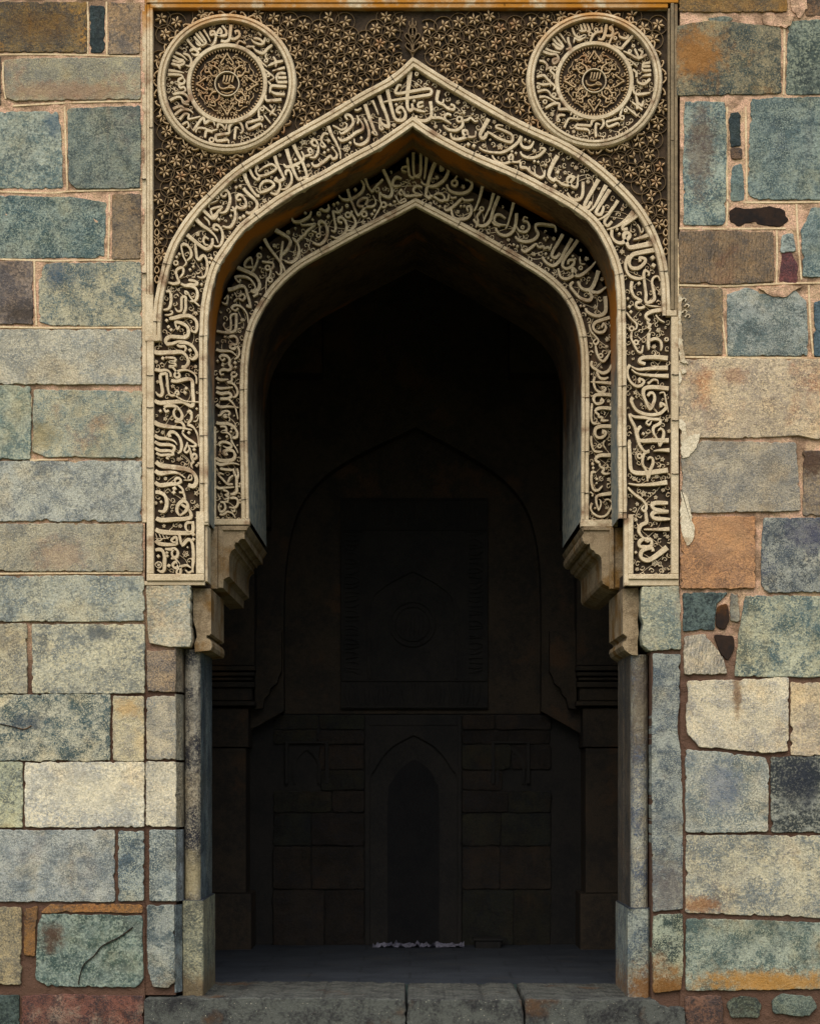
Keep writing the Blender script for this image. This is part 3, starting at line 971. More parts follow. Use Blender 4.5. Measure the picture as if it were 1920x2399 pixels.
44/34 930,810 910,860 980,980 1120,1040 1280,1030 1370,960 1380,930 1310,890 1310,940
18 1290,750 1350,745 1370,830 1400,980 1410,1010
44 880,1030 900,1100 960,1220 990,1350 1020,1450 1090,1540 1150,1520
34 890,1030 950,1070 1080,1080 1170,1100 1290,1110 1290,1160 1210,1210 1210,1290 1250,1360 1290,1470
22 1150,1110 1110,1150 1150,1180 1180,1130
36/56 1040,1200 1000,1240 990,1310 1030,1390 1200,1390 1410,1390
36 1290,1470 1340,1340 1340,1260 1300,1230 1270,1260
d 1070,1300 28
f 1385,1110 45
f 1420,1260 45
50/12 1420,1520 1300,1520 1210,1530
44/58 900,1400 880,1430 890,1600 900,1760 950,1820 1100,1830 1250,1810 1400,1790
o 1020,1600 30
34 1150,1540 1080,1570 1060,1700 1110,1800 1130,1940
36 1140,1900 1160,1800 1200,1700 1190,1630 1150,1620 1130,1650
56/15 1390,1955 1200,1980 1000,1990 870,1970
f 965,740 55
f 950,1900 55
f 1250,1870 55
f 1330,1640 60
f 950,1500 42
f 870,950 35
f 1040,900 40
f 1400,1700 40
f 930,280 40
f 1340,830 40
@i 1320 790 5.75
36 380,320 370,380 430,430 520,480 600,450 650,350
34 440,460 480,540 540,560 600,540
44/12 660,620 540,610 360,600
30 420,530 400,600 430,700 490,740 550,720 560,680 510,670 530,700
44/28 650,780 540,770 430,780 400,830 430,890 490,890 530,860 510,830 500,870
30 380,890 370,1000 370,1100 400,1160 480,1160
44/30 650,960 520,950 440,970 430,1010 470,1040
28 470,1030 470,1070 520,1080 510,1120 600,1120
46/28 640,1200 500,1200 430,1230 420,1300 460,1350 530,1340 570,1280 530,1260 530,1300
30 370,1330 370,1420 410,1530 520,1540
o 480,1465 22
18 550,1390 530,1440 570,1510
46/34 630,1590 500,1590 440,1620 430,1660 480,1690
30 480,1690 490,1740 540,1770 520,1820 570,1840 620,1830
d 390,1710 24
d 395,1760 24
32 430,1820 380,1820 370,1950 400,2050 460,2060 520,2000
d 445,1910 22
d 440,1965 18
f 605,850 45
f 510,390 35
f 370,490 25
f 620,1320 35
f 620,1440 35
f 610,1910 50
f 640,1050 40
@o 1320 1060 5.75
36 860,470 950,560 1060,640 1110,720 1090,790 1050,760 1080,710
44 1100,780 1110,870 1110,940 1040,980 1010,1060 1060,1140 1110,1160
48/14 1420,1030 1250,1035 1080,1035
48 1400,680 1230,680 1190,720 1240,770 1410,795
48 1410,795 1230,800 1190,850 1240,890 1430,895
44/34 1080,1160 1020,1200 1020,1260 1080,1270 1170,1260 1180,1190 1120,1160 1090,1190
o 1130,1190 14
40/64 1200,1330 1190,1290 1130,1290 1050,1330 1040,1410 1110,1450 1200,1420 1390,1280
d 968,1345 24
f 1075,550 85
f 1240,1120 65
f 1230,1490 85
f 970,900 50
f 990,690 45
f 1340,500 50
f 1240,600 50
f 990,1570 48
f 1370,1560 40
f 1400,1130 45
f 900,760 35
@i 1320 1060 5.75
44/20 640,550 500,570 440,600 440,680 470,780
18 470,780 500,700 490,640 470,630
30/18 380,680 360,740 390,810 470,860 560,850 630,760 650,680 600,630 550,640
d 420,750 20
18 350,530 390,560 380,590
f 575,740 35
@l 360 30 5.0765
36/28 920,140 910,240 900,310 860,340 800,330
28 910,300 960,310 1020,270 1010,220 970,220 980,250
30/24 815,150 860,210 860,260 800,270 760,240 790,190 810,220 780,260 720,260
26 720,250 680,260 680,220 720,220 740,280 720,360 680,390
34/12 595,200 640,270 675,340
32 540,220 590,290 630,350
32 500,240 550,300 600,360
30 480,280 530,340 570,385
26 630,350 600,370 570,385 520,370 500,340
34/26 395,310 450,380 510,430 560,420
28 430,450 480,430 530,470 500,500 450,480
28 350,480 420,510 450,580 430,630 380,620
30/12 260,470 330,500 400,560
30 230,510 300,550 360,560
28 220,560 290,580 360,570
28 210,600 290,620 350,610 370,570
22 350,610 300,640 320,660
32/12 175,680 260,690 360,710
32/24 170,730 250,730 330,740 350,770
24 350,770 300,790 300,830 350,840 370,800 340,760
24 350,840 300,860 320,890 360,880 380,920 340,940
28 230,970 320,950 390,980 420,1040 370,1060 340,1020
30/16 195,1040 280,1000 330,1010 350,1070 420,1090
28 230,1140 320,1110 370,1140
26 250,1210 330,1150 420,1150 470,1190
26/14 310,1270 370,1200 420,1210 410,1260 480,1250 560,1230
22 340,1330 400,1300 420,1350 390,1370
28 470,1400 520,1330 570,1260 600,1250 610,1310 660,1280 710,1290 730,1340
22 500,1420 520,1370 600,1370 680,1400 760,1380
26 760,1370 770,1320 820,1340 850,1380 870,1320
28 610,1480 630,1400 700,1420
o 690,1510 26
26 740,1450 900,1430
28 740,1450 750,1520 880,1510 890,1550
30 900,1430 900,1350 950,1300 1010,1290 1050,1340 1060,1400 1030,1430
28 960,1500 970,1400 980,1360 1010,1370
28 1100,1310 1130,1380 1270,1320 1290,1360
26 1100,1310 1280,1260
o 1275,1255 24
24 1250,1240 1250,1140 1280,1080
o 1290,1140 20
20 1310,1210 1350,1260 1390,1310
20 1300,1100 1380,1170 1460,1220
26 1380,1090 1420,1130 1440,1090 1420,1160 1380,1210
26/32 1330,980 1340,1040 1420,1040 1520,1030
30 1560,970 1450,960 1390,930
30 1580,875 1480,870 1400,870 1380,950
28 1590,820 1480,820 1460,780
28 1580,770 1480,770
28 1570,720 1490,720 1460,770 1470,820
30/10 1560,650 1480,670 1410,690
28 1540,570 1450,590 1360,630
30 1420,520 1450,570 1450,640
20 1240,520 1290,590 1350,640
o 1335,565 18
o 1360,740 18
20 1300,660 1380,720 1430,770 1380,800
26 1360,810 1390,850
30 1410,380 1350,430 1300,480 1220,450 1180,410
20 1340,480 1330,520 1360,560
26 1330,290 1290,370 1200,350 1160,310
26 1190,300 1260,310 1320,370
24 1240,230 1280,270
f 1090,220 42
o 1360,325 16
f 1170,205 30
16 990,380 1020,330 1090,360 1070,320
20 1100,400 1200,400
f 320,410 35
f 400,400 30
f 670,170 25
f 215,820 40
f 1400,440 30
f 1500,500 35
f 1490,1110 30
f 1330,1340 30
f 1110,1420 35
f 540,1400 30
f 1010,150 25
@r 1220 20 4.931
32 985,180 970,280 940,350 890,350
26 970,310 1040,310 1060,260 1040,210 1020,230 1050,260
d 1060,185 14
26 925,210 930,260 880,270
o 865,245 20
24 880,270 830,310 790,400
o 800,295 20
24/10 815,170 825,240
28 760,170 790,250 750,260
28 720,170 745,250 710,260
26 685,180 705,260 670,250
28 590,220 620,300 670,330 740,310 670,360 620,340 610,390
28 540,330 550,390 570,450 520,470
30/10 440,280 480,330 520,390
30 400,320 450,380 490,430
30 360,340 420,410 480,440
28 360,400 420,450 460,460
24 490,430 450,470 390,450
30/10 280,460 350,490 450,510
30/24 250,490 330,520 410,530 430,590 380,630 370,590 420,570
26 210,600 260,610 300,650 290,710
o 390,690 20
26 300,690 350,680 340,720 380,760 380,810
28 180,790 260,770 310,820 350,860 390,900 370,940
24 180,860 260,880 330,870 340,900
o 200,905 16
26/14 190,960 270,940 320,960 350,1010 400,1040 480,1040
o 380,995 20
26/12 210,1020 290,1020 400,1080
o 275,1075 20
28 280,1150 370,1100 440,1100 440,1160 520,1160 580,1190 570,1230
f 360,1210 48
26 420,1270 440,1230 510,1230
o 430,1290 16
26/14 500,1370 550,1270 620,1270 690,1270 750,1250
o 630,1250 22
26 640,1340 810,1350
26 640,1340 640,1380 770,1400 790,1450
28 810,1350 820,1300 880,1270 940,1280 950,1340 910,1390
28 865,1480 860,1390 870,1330 910,1340
24 980,1310 1010,1360 1120,1320 1130,1350
22 980,1310 1140,1265
o 1165,1260 22
22 1140,1240 1160,1170 1190,1090
o 1205,1175 16
22 1210,1130 1340,1240
22 1280,1080 1400,1170
26 1350,1080 1390,1120 1410,1060
28 1340,1160 1340,1070 1320,1000
28 1290,880 1300,960 1350,990 1490,970
f 1385,900 48
28 1490,810 1420,870 1350,850 1340,810
30/10 1500,760 1400,775
26 1500,710 1410,710 1400,670
26 1490,665 1400,665 1400,640
26 1490,620 1400,640
26 1290,700 1330,740 1330,790
o 1270,630 18
16 1180,560 1260,600 1340,670
24 1450,530 1350,570 1250,520 1180,490
28 1310,460 1350,550 1360,590
24 1350,470 1400,500 1370,560
o 1255,490 16
o 1295,430 14
28 1290,310 1190,420 1150,460 1060,420
26 1240,300 1210,340 1140,320 1130,280
o 1085,340 16
20 1120,270 1060,310 1010,420
f 510,250 30
f 1100,225 28
f 320,580 35
f 610,1410 40
f 1030,1410 35
f 1450,890 35
f 1490,590 30
f 780,1290 35
f 230,730 30
f 1360,390 30
'''
bands = {}; x0 = y0 = 0; sc = 1; cur = None
for ln in STROKES.split('\n'):
    t = ln.split()
    if not t: continue
    if t[0][0] == '@': cur = bands.setdefault(t[0][1], []); x0, y0, sc = float(t[1]), float(t[2]), float(t[3]); continue
    kind = t[0] if t[0] in 'dof' else 's'
    if kind == 's':
        ws = [float(k) / sc for k in t[0].split('/')]
        cur.append(('s', ws[0], ws[-1], [(x0 + float(a) / sc, y0 + float(b) / sc) for a, b in (k.split(',') for k in t[1:])]))
    else:
        a, b = t[1].split(','); cur.append((kind, x0 + float(a) / sc, y0 + float(b) / sc, float(t[2]) / sc))
def flower(mb, x, y, s, Yt, Yb, plane, rr, auto=False):
    rot = rr.uniform(0, 6.28)
    if auto:                                                # thin curling tendril with one leaf
        h = s / 2; d = rr.choice((-1, 1)); q = lambda u, a: (x + u * h * math.cos(rot + d * a), y + u * h * math.sin(rot + d * a))
        ribbon(mb, [q(1.25, -.5), q(1.0, .7), q(.85, 2.0), q(.62, 3.2), q(.42, 4.5), q(.2, 5.6)], 1.9, 1.2, Yt, Yb, plane, 1.5)
        ribbon(mb, [q(1.1, -.2), q(1.35, .35), q(1.15, .8)], 2.4, .8, Yt + .002, Yb, plane, 1.5); return
    n = rr.choice((3, 3, 3, 5)) if s > 7.5 else 0; h = s / 2
    q = lambda u, a: (x + u * h * math.cos(a), y + u * h * math.sin(a))
    if n == 0:
        ribbon(mb, [q(1, rot), q(.9, rot + 1.2), q(.7, rot + 2.6), q(.5, rot + 4), q(.25, rot + 5.4)], max(1.5, s * .2), 1.1, Yt, Yb, plane, 1.5); return
    for k in range(n):
        a = rot + (k - 1) * (1.15 if n == 3 else 1.257); wd = .48 if n == 3 else .36
        ribbon(mb, [q(.12, a), q(.62, a - wd), q(1.05, a), q(.62, a + wd), q(.14, a)], max(1.4, s * .11), max(1.4, s * .11), Yt + rr.uniform(-.002, .002), Yb, plane, 2)
    if n == 3:
        ribbon(mb, [q(.1, rot), q(.6, rot + 3.14), q(1.1, rot + 2.8)], 2.2, 1.3, Yt + .003, Yb, plane, 2)
        for d in (-1, 1): ribbon(mb, [q(.3, rot + 3.1), q(.75, rot + 3.1 - d * .6), q(.9, rot + 3.1 - d * 1.1), q(.65, rot + 3.1 - d * 1.2)], 2.0, 1.3, Yt + .004, Yb, plane, 2)
def carve(items, plane, bot, rr):
    let, fol, occ = MB(), MB(), []
    for it in items:
        j = rr.uniform(-.0025, .0025)
        if it[0] == 's':
            ribbon(let, it[3], it[1] * 1.04, it[2] * 1.04, plane + j, bot, plane, 2.6, False, True)
            pp = crom(it[3], 6) if len(it[3]) > 2 else it[3]
            occ += [(p[0], p[1], max(it[1], it[2]) / 2) for p in pp]
        elif it[0] == 'd':
            a = rr.uniform(-.25, .25); r = it[3] * 1.0
            pts = [(it[1] + r * math.cos(a + k * math.pi / 2), it[2] + r * math.sin(a + k * math.pi / 2)) for k in range(4)]
            n = len(let.v); r1 = [P(*p, bot, plane) for p in pts]; r2 = [P(*p, plane + .004, plane) for p in pts]
            r3 = [P(it[1] + (p[0] - it[1]) * .72, it[2] + (p[1] - it[2]) * .72, plane + j, plane) for p in pts]
            let.grid([r1, r2, r3], True); n = len(let.v); let.f.append((n - 4, n - 3, n - 2, n - 1)); occ.append((it[1], it[2], r))
        elif it[0] == 'o':
            ring(let, it[1], it[2], it[3], max(3.0, it[3] * .75), plane + j, bot, plane); occ.append((it[1], it[2], it[3]))
        else:
            flower(fol, it[1], it[2], it[3], plane + .012, bot, plane, rr); occ.append((it[1], it[2], it[3] / 2))
    return let, fol, occ
def free(occ, x, y): return min((math.hypot(x - a, y - b) - r for a, b, r in occ if abs(x - a) < 40 and abs(y - b) < 40), default=40)
def curls(fol, occ, cells, plane, bot, rr, mn=5.0):
    for x, y in cells:
        fr = free(occ, x, y)
        if fr > mn:
            s = min(11.0, fr * 1.8)
            if rr.random() < .8: flower(fol, x, y, s, plane + .019 + rr.uniform(-.003, .003), bot, plane, rr, True); occ.append((x, y, s * .55))
def vine(fol, path, plane, bot, amp, lam, rr, wd=1.6):
    L = 0; pts = []; ns = norms(path)
    for i, (p, n) in enumerate(zip(path, ns)):
        if i: L += math.dist(path[i - 1], p)
        k = amp * math.sin(L * 2 * math.pi / lam + .4 * math.sin(L / 37.)); pts.append((p[0] + n.x * k, p[1] + n.y * k))
    ribbon(fol, pts, wd, wd, plane + .028, bot, plane, 4)
rr = random.Random(5)

# outer band
band = MB(); inner2 = offs(E3, -1); foot = [(462, 1222)]
pth = offs(E1, 19); m = min(len(pth), len(E3))
def resample(path, n):
    ds = [0]
    for a, b in zip(path, path[1:]): ds.append(ds[-1] + math.dist(a, b))
    out = []; j = 0
    for i in range(n):
        t = ds[-1] * i / (n - 1)
        while j < len(ds) - 2 and ds[j + 1] < t: j += 1
        k = (t - ds[j]) / max(1e-6, ds[j + 1] - ds[j]); out.append((path[j][0] + (path[j + 1][0] - path[j][0]) * k, path[j][1] + (path[j + 1][1] - path[j][1]) * k))
    return out
E2L = [(361, 1345)] + [p for p in crom([(361, 1345), (361, 1000), (361, 801)], 20)[1:]] + offs(crom(E1L, 7), 19)
E2R = offs(crom(E1R, 7), 19) + crom([(1571, 742), (1571, 1000), (1573, 1180), (1576, 1345)], 20)
E2L = [p for p in E2L if p[0] <= 966]; E2R = [p for p in E2R if p[0] >= 966]
E3Lf = crom([(461, 1345), (462, 1225), (469, 1223)], 20)[:-1] + crom(E3L, 7)
E3Rf = crom(E3R, 7) + crom([(1470, 1230), (1478, 1345)], 20)
rows = []
for a, b in ((E2L, E3Lf), (E2R, E3Rf)):
    a, b = resample(a, 90), resample(b, 90)
    mb_r = [[P(*(a[i][0] + (b[i][0] - a[i][0]) * k / 1.0, a[i][1] + (b[i][1] - a[i][1]) * k / 1.0), 0.036) for i in range(90)] for k in (-0.02, 1.03)]
    band.grid(mb_r)
ob = band.build('inscription_band', DARK, portal, label='wide outer arch band of carved writing')
let, fol, occ = carve(bands['o'], 0.0, .036, rr)
mid = [((a[0] + b[0]) / 2, (a[1] + b[1]) / 2) for a, b in zip(resample(E2L, 120), resample(E3Lf, 120))] + [((a[0] + b[0]) / 2, (a[1] + b[1]) / 2) for a, b in zip(resample(E2R, 120), resample(E3Rf, 120))][1:]
vine(fol, mid, 0.0, .036, 27, 118, rr); vine(fol, mid, 0.002, .036, -31, 151, rr, 1.7)
cells = []
for a, b in ((E2L, E3Lf), (E2R, E3Rf)):
    a, b = resample(a, 170), resample(b, 170)
    for i in range(170):
        for k in range(9):
            t = .07 + k * .1075; cells.append((a[i][0] + (b[i][0] - a[i][0]) * t, a[i][1] + (b[i][1] - a[i][1]) * t))
rr.shuffle(cells); curls(fol, occ, cells, 0.0, .036, rr)
let.build('carved_writing', CARVE, ob); fol.build('carved_foliage', CARVE, ob)

# inner band, set back by PB
ib = MB(); E5 = offs(E6, -66)
ns6 = norms(E6)
wd = []
for p, n in zip(E6, ns6):
    wd.append((p[0] - n.x * 78, p[1] - n.y * 78))
ib.grid([[P(*p, PB + .034, PB) for p in offs(E6, 1)], [P(*p, PB + .034, PB) for p in wd]])
ib = ib.build('inscription_band', DARK, portal, label='narrower recessed inner arch band of carved writing')
let, fol, occ = carve(bands['i'], PB, PB + .034, rr)
mid = offs(E6, -30); vine(fol, mid, PB, PB + .034, 18, 92, rr, 1.8); vine(fol, mid, PB + .002, PB + .034, -20, 123, rr, 1.6)
cells = []
for k in range(7):
    pk = offs(E6, -6 - k * 8.5); cells += resample(pk, 210)
rr.shuffle(cells); curls(fol, occ, cells, PB, PB + .034, rr)
let.build('carved_writing', CARVE, ib); fol.build('carved_foliage', CARVE, ib)

# mouldings of the two arches, frame and reveals
def prof(wd, Yf, Yb): return [(-.5, Yb), (-.5, Yf + .004), (1.2, Yf), (wd * .38, Yf), (wd * .44, Yf + .009), (wd * .52, Yf + .009), (wd * .58, Yf - .005), (wd - 1.4, Yf - .005), (wd, Yf + .001), (wd, Yb)]
mb = MB(); sweep(mb, E1, prof(19, -.012, .045), 0, 1.0)
mb.pbox(341, 379, 786, 800, -.013, .045, 0, 1); mb.pbox(341, 359.6, 690, 786, -.009, .045, 0, 1)
mb.pbox(1559, 1583, 728, 741, -.013, .045, 0, 1)
mb.build('arch_moulding', CARVE, portal, label='outer moulding along the top of the outer band')
mb = MB(); sweep(mb, E3, prof(19.5, -.012, .045), 0, 1.0)
mb.pbox(460, 479, 1199, 1345, -.0135, .045, 0, 1); mb.pbox(469, 488.5, 1218, 1230, -.009, .06, 0, 1)
mb.pbox(1470, 1482, 1206, 1345, -.0135, .045, 0, 1); mb.pbox(1461, 1472, 1214, 1372, -.004, .06, 0, 1)
mb.pbox(479.5, 486, 1230, 1362, .012, .2, 0, 1)
mb.build('arch_moulding', CARVE, portal, label='moulding along the lower edge of the outer band')
mb = MB(); sweep(mb, offs(E3, 18.6), [(0, -.006), (1.2, .03), (1.2, .10), (0.2, .24), (0.6, .47)], 0, .6)
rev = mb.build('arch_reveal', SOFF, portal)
mb = MB(); sweep(mb, E6, [(-.5, PB + .045), (-.5, PB - .006), (1, PB - .012), (8, PB - .012), (9, PB - .002), (10.4, PB - .002), (11.4, PB - .016), (16, PB - .016), (17.5, PB - .010), (18, PB + .02)], PB, .9)
mb.pbox(495, 585, 1216, 1230, PB - .013, PB + .05, PB, 1.2); mb.pbox(494, 506, 1000, 1216, PB - .010, PB + .05, PB, 1)
mb.pbox(1359, 1446, 1218, 1234, PB - .013, PB + .05, PB, 1.2); mb.pbox(1438.5, 1447, 1000, 1218, PB - .010, PB + .05, PB, 1)
mb.build('arch_moulding', CARVE, portal, label='thin moulding around the opening of the inner arch')
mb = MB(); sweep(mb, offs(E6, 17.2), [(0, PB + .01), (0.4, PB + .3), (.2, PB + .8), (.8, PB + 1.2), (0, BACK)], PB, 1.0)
mb.build('intrados', VAULT_SHADE, portal)

jt = MB(); rj = random.Random(8)
for path, wd_, Yj, pl_, n in ((E1, 19, -.0185, 0, 13), (E3, 19.5, -.0185, 0, 17), (E6, 17.5, PB - .0175, PB, 15)):
    ns = norms(path); L = len(path)
    for k in range(n):
        i = int((k + .5 + rj.uniform(-.3, .3)) * L / n); p, nn = path[i], ns[i]; t = rj.uniform(-2, 2)
        if abs(p[0] - 968) < 20: continue
        ribbon(jt, [(p[0] + nn.x * .5, p[1] + nn.y * .5), (p[0] + nn.x * wd_ * .5 - nn.y * t * .5, p[1] + nn.y * wd_ * .5 + nn.x * t * .5), (p[0] + nn.x * wd_ * .97 - nn.y * t, p[1] + nn.y * wd_ * .97 + nn.x * t)], rj.uniform(.7, 1.5), rj.uniform(.5, 1.1), Yj, Yj + .012, pl_, 3)
for x0_, x1_, y_ in ((344.5, 360, 880), (344.5, 360, 955), (333, 343, 420), (333, 343, 640), (344.5, 360, 1096), (1572, 1588, 878), (1572, 1588, 985), (1572, 1588, 1110), (1570, 1577, 330), (351, 359, 300), (620, 622, 12), (1180, 1182, 12)):
    ribbon(jt, [(x0_, y_), ((x0_ + x1_) / 2, y_ + 1.2), (x1_, y_ + .4)], 1.2, .9, -.0185, 0, 0, 4)
jt.build('masonry_joint', HOLE, portal)

# rectangular frame
mb = MB()
def bar(x0, x1, y0, y1, Yf): mb.pbox(x0, x1, y0, y1, Yf, .047, 0, 1.2)
bar(333, 343.5, -700, 1224, .002); bar(344.5, 351, 10, 690, -.006); bar(351.5, 358.5, 20, 690, -.012); bar(344.5, 361, 800.5, 1345, -.012)
bar(344.5, 1587, -30, -6, -.004); bar(344.5, 1587, -6, 8.5, -.016); bar(351.5, 1563, 9.5, 19.5, -.010)
bar(344.5, 479, 1345.5, 1361, -.014); bar(337, 480, 1361.5, 1371, .0); bar(1471, 1588, 1345.5, 1357, -.014); bar(1465, 1589, 1357.5, 1372, .0)
mb.build('frame_moulding', CARVE, portal)
mb = MB()
bar(1563.5, 1568.5, 20, 727, -.004); bar(1569.5, 1577, 9, 727, -.016); bar(1578, 1586, 9, 742, -.006)
mb.build('frame_moulding', GREYF, portal, label='grimy grooved right side of the frame')
mb = MB(); bar(1571, 1588, 742.5, 1345, -.010)
mb.build('frame_moulding', CARVE, portal)
mb = MB(); mb.pbox(336, 480, 1340, 1373, .03, .5); mb.pbox(337, 359.8, 800, 1341, .03, .10); mb.build('band_backing', DARK, portal); mb = MB(); mb.pbox(1466, 1592, 1340, 1373, .03, .5)   # solid behind the feet of the bands
mb.pbox(1571.5, 1592, 742, 1341, .03, .10)
mb.build('band_backing', DARK, portal)

# roundels
for (cx, cy, r, sd_), key in zip(RC, 'lr'):
    k = r / 163.0; mb = MB()
    lathe(mb, cx, cy, [(r + .5, .046), (r, -.002), (r - 3 * k, -.016), (r - 8 * k, -.019), (r - 10 * k, -.010), (r - 11 * k, -.010), (r - 12 * k, -.022), (r - 17 * k, -.022), (r - 18.5 * k, -.012), (r - 18.8 * k, .030)])
    lathe(mb, cx, cy, [(95 * k, .031), (94.5 * k, .002), (93.5 * k, -.004), (86 * k, -.004), (84.6 * k, .002), (84.4 * k, .031)])
    lathe(mb, cx, cy, [(29.5 * k, .031), (29.2 * k, .0), (27 * k, .0), (26.6 * k, .031)])
    rd = mb.build('roundel', CARVE, portal, smooth=False, label='round carved medallion in the %s spandrel' % sd_)
    mb = MB(); lathe(mb, cx, cy, [(r - 17 * k, .0305), (92 * k, .0305)]); lathe(mb, cx, cy, [(86 * k, .0315), (28 * k, .0315), (.5, .0315)]); mb.build('sunk_ground', DARK, rd)
    let, fol, occ = carve(bands[key], .0, .031, rr)
    cells = [(cx + q_ * math.cos(t * math.pi / 70), cy + q_ * math.sin(t * math.pi / 70)) for t in range(140) for q_ in (101 * k, 110 * k, 119 * k, 128 * k, 138 * k)]
    rr.shuffle(cells); curls(fol, occ, cells, .0, .031, rr, 4.5)
    vpath = [(cx + 118 * k * math.cos(t * math.pi / 40), cy + 118 * k * math.sin(t * math.pi / 40)) for t in range(80)]
    vine(fol, vpath, .002, .031, 15, 71, rr, 1.6)
    let.build('carved_writing', CARVE, rd); fol.build('carved_foliage', CARVE, rd)
    med = MB(); mocc = []
    def ribbon_m(pts, w0, w1, Yt):
        ribbon(med, pts, w0, w1, Yt, .031, 0, 2); mocc.extend((p[0], p[1], w0 / 2) for p in crom(pts, 3))
    for t in range(72):                                     # ring of little teeth
        a = 2 * math.pi * t / 72; d = .55 * math.pi / 72
        q = lambda rad, an, Y: P(cx + rad * k * math.cos(an), cy + rad * k * math.sin(an), Y)
        med.add([q(83, a - d, .031), q(83, a + d, .031), q(77.5, a, .031), q(82.8, a - d, .008), q(82.8, a + d, .008), q(77.5, a, .010)], [(3, 4, 5), (0, 1, 4, 3), (1, 2, 5, 4), (2, 0, 3, 5)])
    for t in range(4):                                      # pointed leaves on the axes, split lotus leaves between, stars in the gaps
        a = t * math.pi / 2 - math.pi / 2
        q = lambda rad, an: (cx + rad * k * math.cos(a + an), cy + rad * k * math.sin(a + an))
        for d in (-1, 1):
            ribbon_m([q(73, 0), q(64, d * .07), q(56, d * .20), q(50, d * .30), q(46, d * .24), q(49, d * .16)], 3.2 * k, 2.4 * k, .004)
            ribbon_m([q(30, d * .62), q(40, d * .52), q(50, d * .60), q(58, d * .50), q(62, d * .62)], 3.6 * k, 1.8 * k, .006)
            ribbon_m([q(50, d * .60), q(57, d * .70), q(52, d * .77)], 3.0 * k, 1.6 * k, .007)
            ribbon_m([q(64, d * .32), q(68, d * .45), q(66, d * .60), q(70, d * .75)], 1.8 * k, 1.3 * k, .014)
            ribbon_m([q(34, d * .25), q(40, d * .38), q(36, d * .5)], 1.8 * k, 1.3 * k, .014)
        for rad, an in ((40, 0), (55, .785)):
            u = q(rad, an); mocc.append((u[0], u[1], 6 * k))
            for m in range(6): petal(med, u[0], u[1], m * math.pi / 3 + t, 1.5, 6.3 * k, 1.5, .008, .031)
    cells = [(cx + q_ * k * math.cos(t * math.pi / 40), cy + q_ * k * math.sin(t * math.pi / 40)) for t in range(80) for q_ in (34, 40, 46, 52, 58, 64, 70)]
    rr.shuffle(cells); curls(med, mocc, cells, -.008, .031, rr, 3.2)
    for dx in (-9, -2, 5, 12):                              # short word in the centre
        ribbon(med, [(cx + (dx + 3) * k, cy - 20 * k), (cx + (dx + 1) * k, cy - 10 * k), (cx + (dx - 1) * k, cy - 5 * k)], 3.6 * k, 2.6 * k, .005 + .001 * dx / 5, .031, 0, 2)
    ribbon(med, [(cx - 11 * k, cy - 5 * k), (cx - 3 * k, cy - 2 * k), (cx + 6 * k, cy - 4 * k)], 3 * k, 3 * k, .012, .031, 0, 2)
    ribbon(med, [(cx - 20 * k, cy - 1 * k), (cx - 17 * k, cy + 8 * k), (cx - 8 * k, cy + 11 * k), (cx + 4 * k, cy + 8 * k), (cx + 17 * k, cy + 9 * k), (cx + 8 * k, cy + 3 * k), (cx + 2 * k, cy + 8 * k)], 3 * k, 2.4 * k, .004, .031, 0, 2)
    ribbon(med, [(cx - 14 * k, cy + 17 * k), (cx, cy + 21 * k), (cx + 13 * k, cy + 16 * k)], 1.8 * k, 1.4 * k, .012, .031, 0, 2)
    med.build('medallion_relief', LATT, rd)

# corbels under the inner arch
cl = [(584, 1231), (577, 1243), (573, 1247), (573, 1262), (566, 1262), (560, 1265), (558, 1271), (552, 1270), (549, 1277), (551, 1285), (545, 1288), (540, 1294), (537, 1305), (536, 1320), (536, 1338), (537, 1350), (531, 1353), (524, 1357), (523, 1377), (487, 1380), (487, 1231)]
cr = [(1360, 1236), (1364, 1244), (1367, 1248), (1363, 1256), (1364, 1266), (1369, 1273), (1375, 1275), (1381, 1273), (1382, 1284), (1386, 1288), (1390, 1289), (1394, 1296), (1403, 1300), (1408, 1307), (1409, 1320), (1409, 1359), (1412, 1367), (1418, 1371), (1425, 1374), (1438, 1380), (1459, 1381), (1459, 1236)]
for poly, s_, fx in ((cl, 'left', ((487, 510), (511, 523))), (cr, 'right', ((1426, 1437), (1438.5, 1459)))):
    mb = MB(); mb.prism(poly, PB, BACK, PB)
    (a0, a1), (b0, b1) = fx
    mb.pbox(a0, a1, 1236, 1380.5, PB - .025, PB + .02, PB, 1.5); mb.pbox(b0, b1, 1236, 1378, PB - .012, PB + .02, PB, 1.5)
    xx0, xx1 = (512, 579) if s_ == 'left' else (1365, 1436)
    mb.pbox(xx0, xx1, 1233, 1243, PB - .014, PB + .02, PB, 1.2)
    mb.build('corbel', CORB, portal, label='scalloped stone bracket carrying the %s foot of the inner arch' % s_)
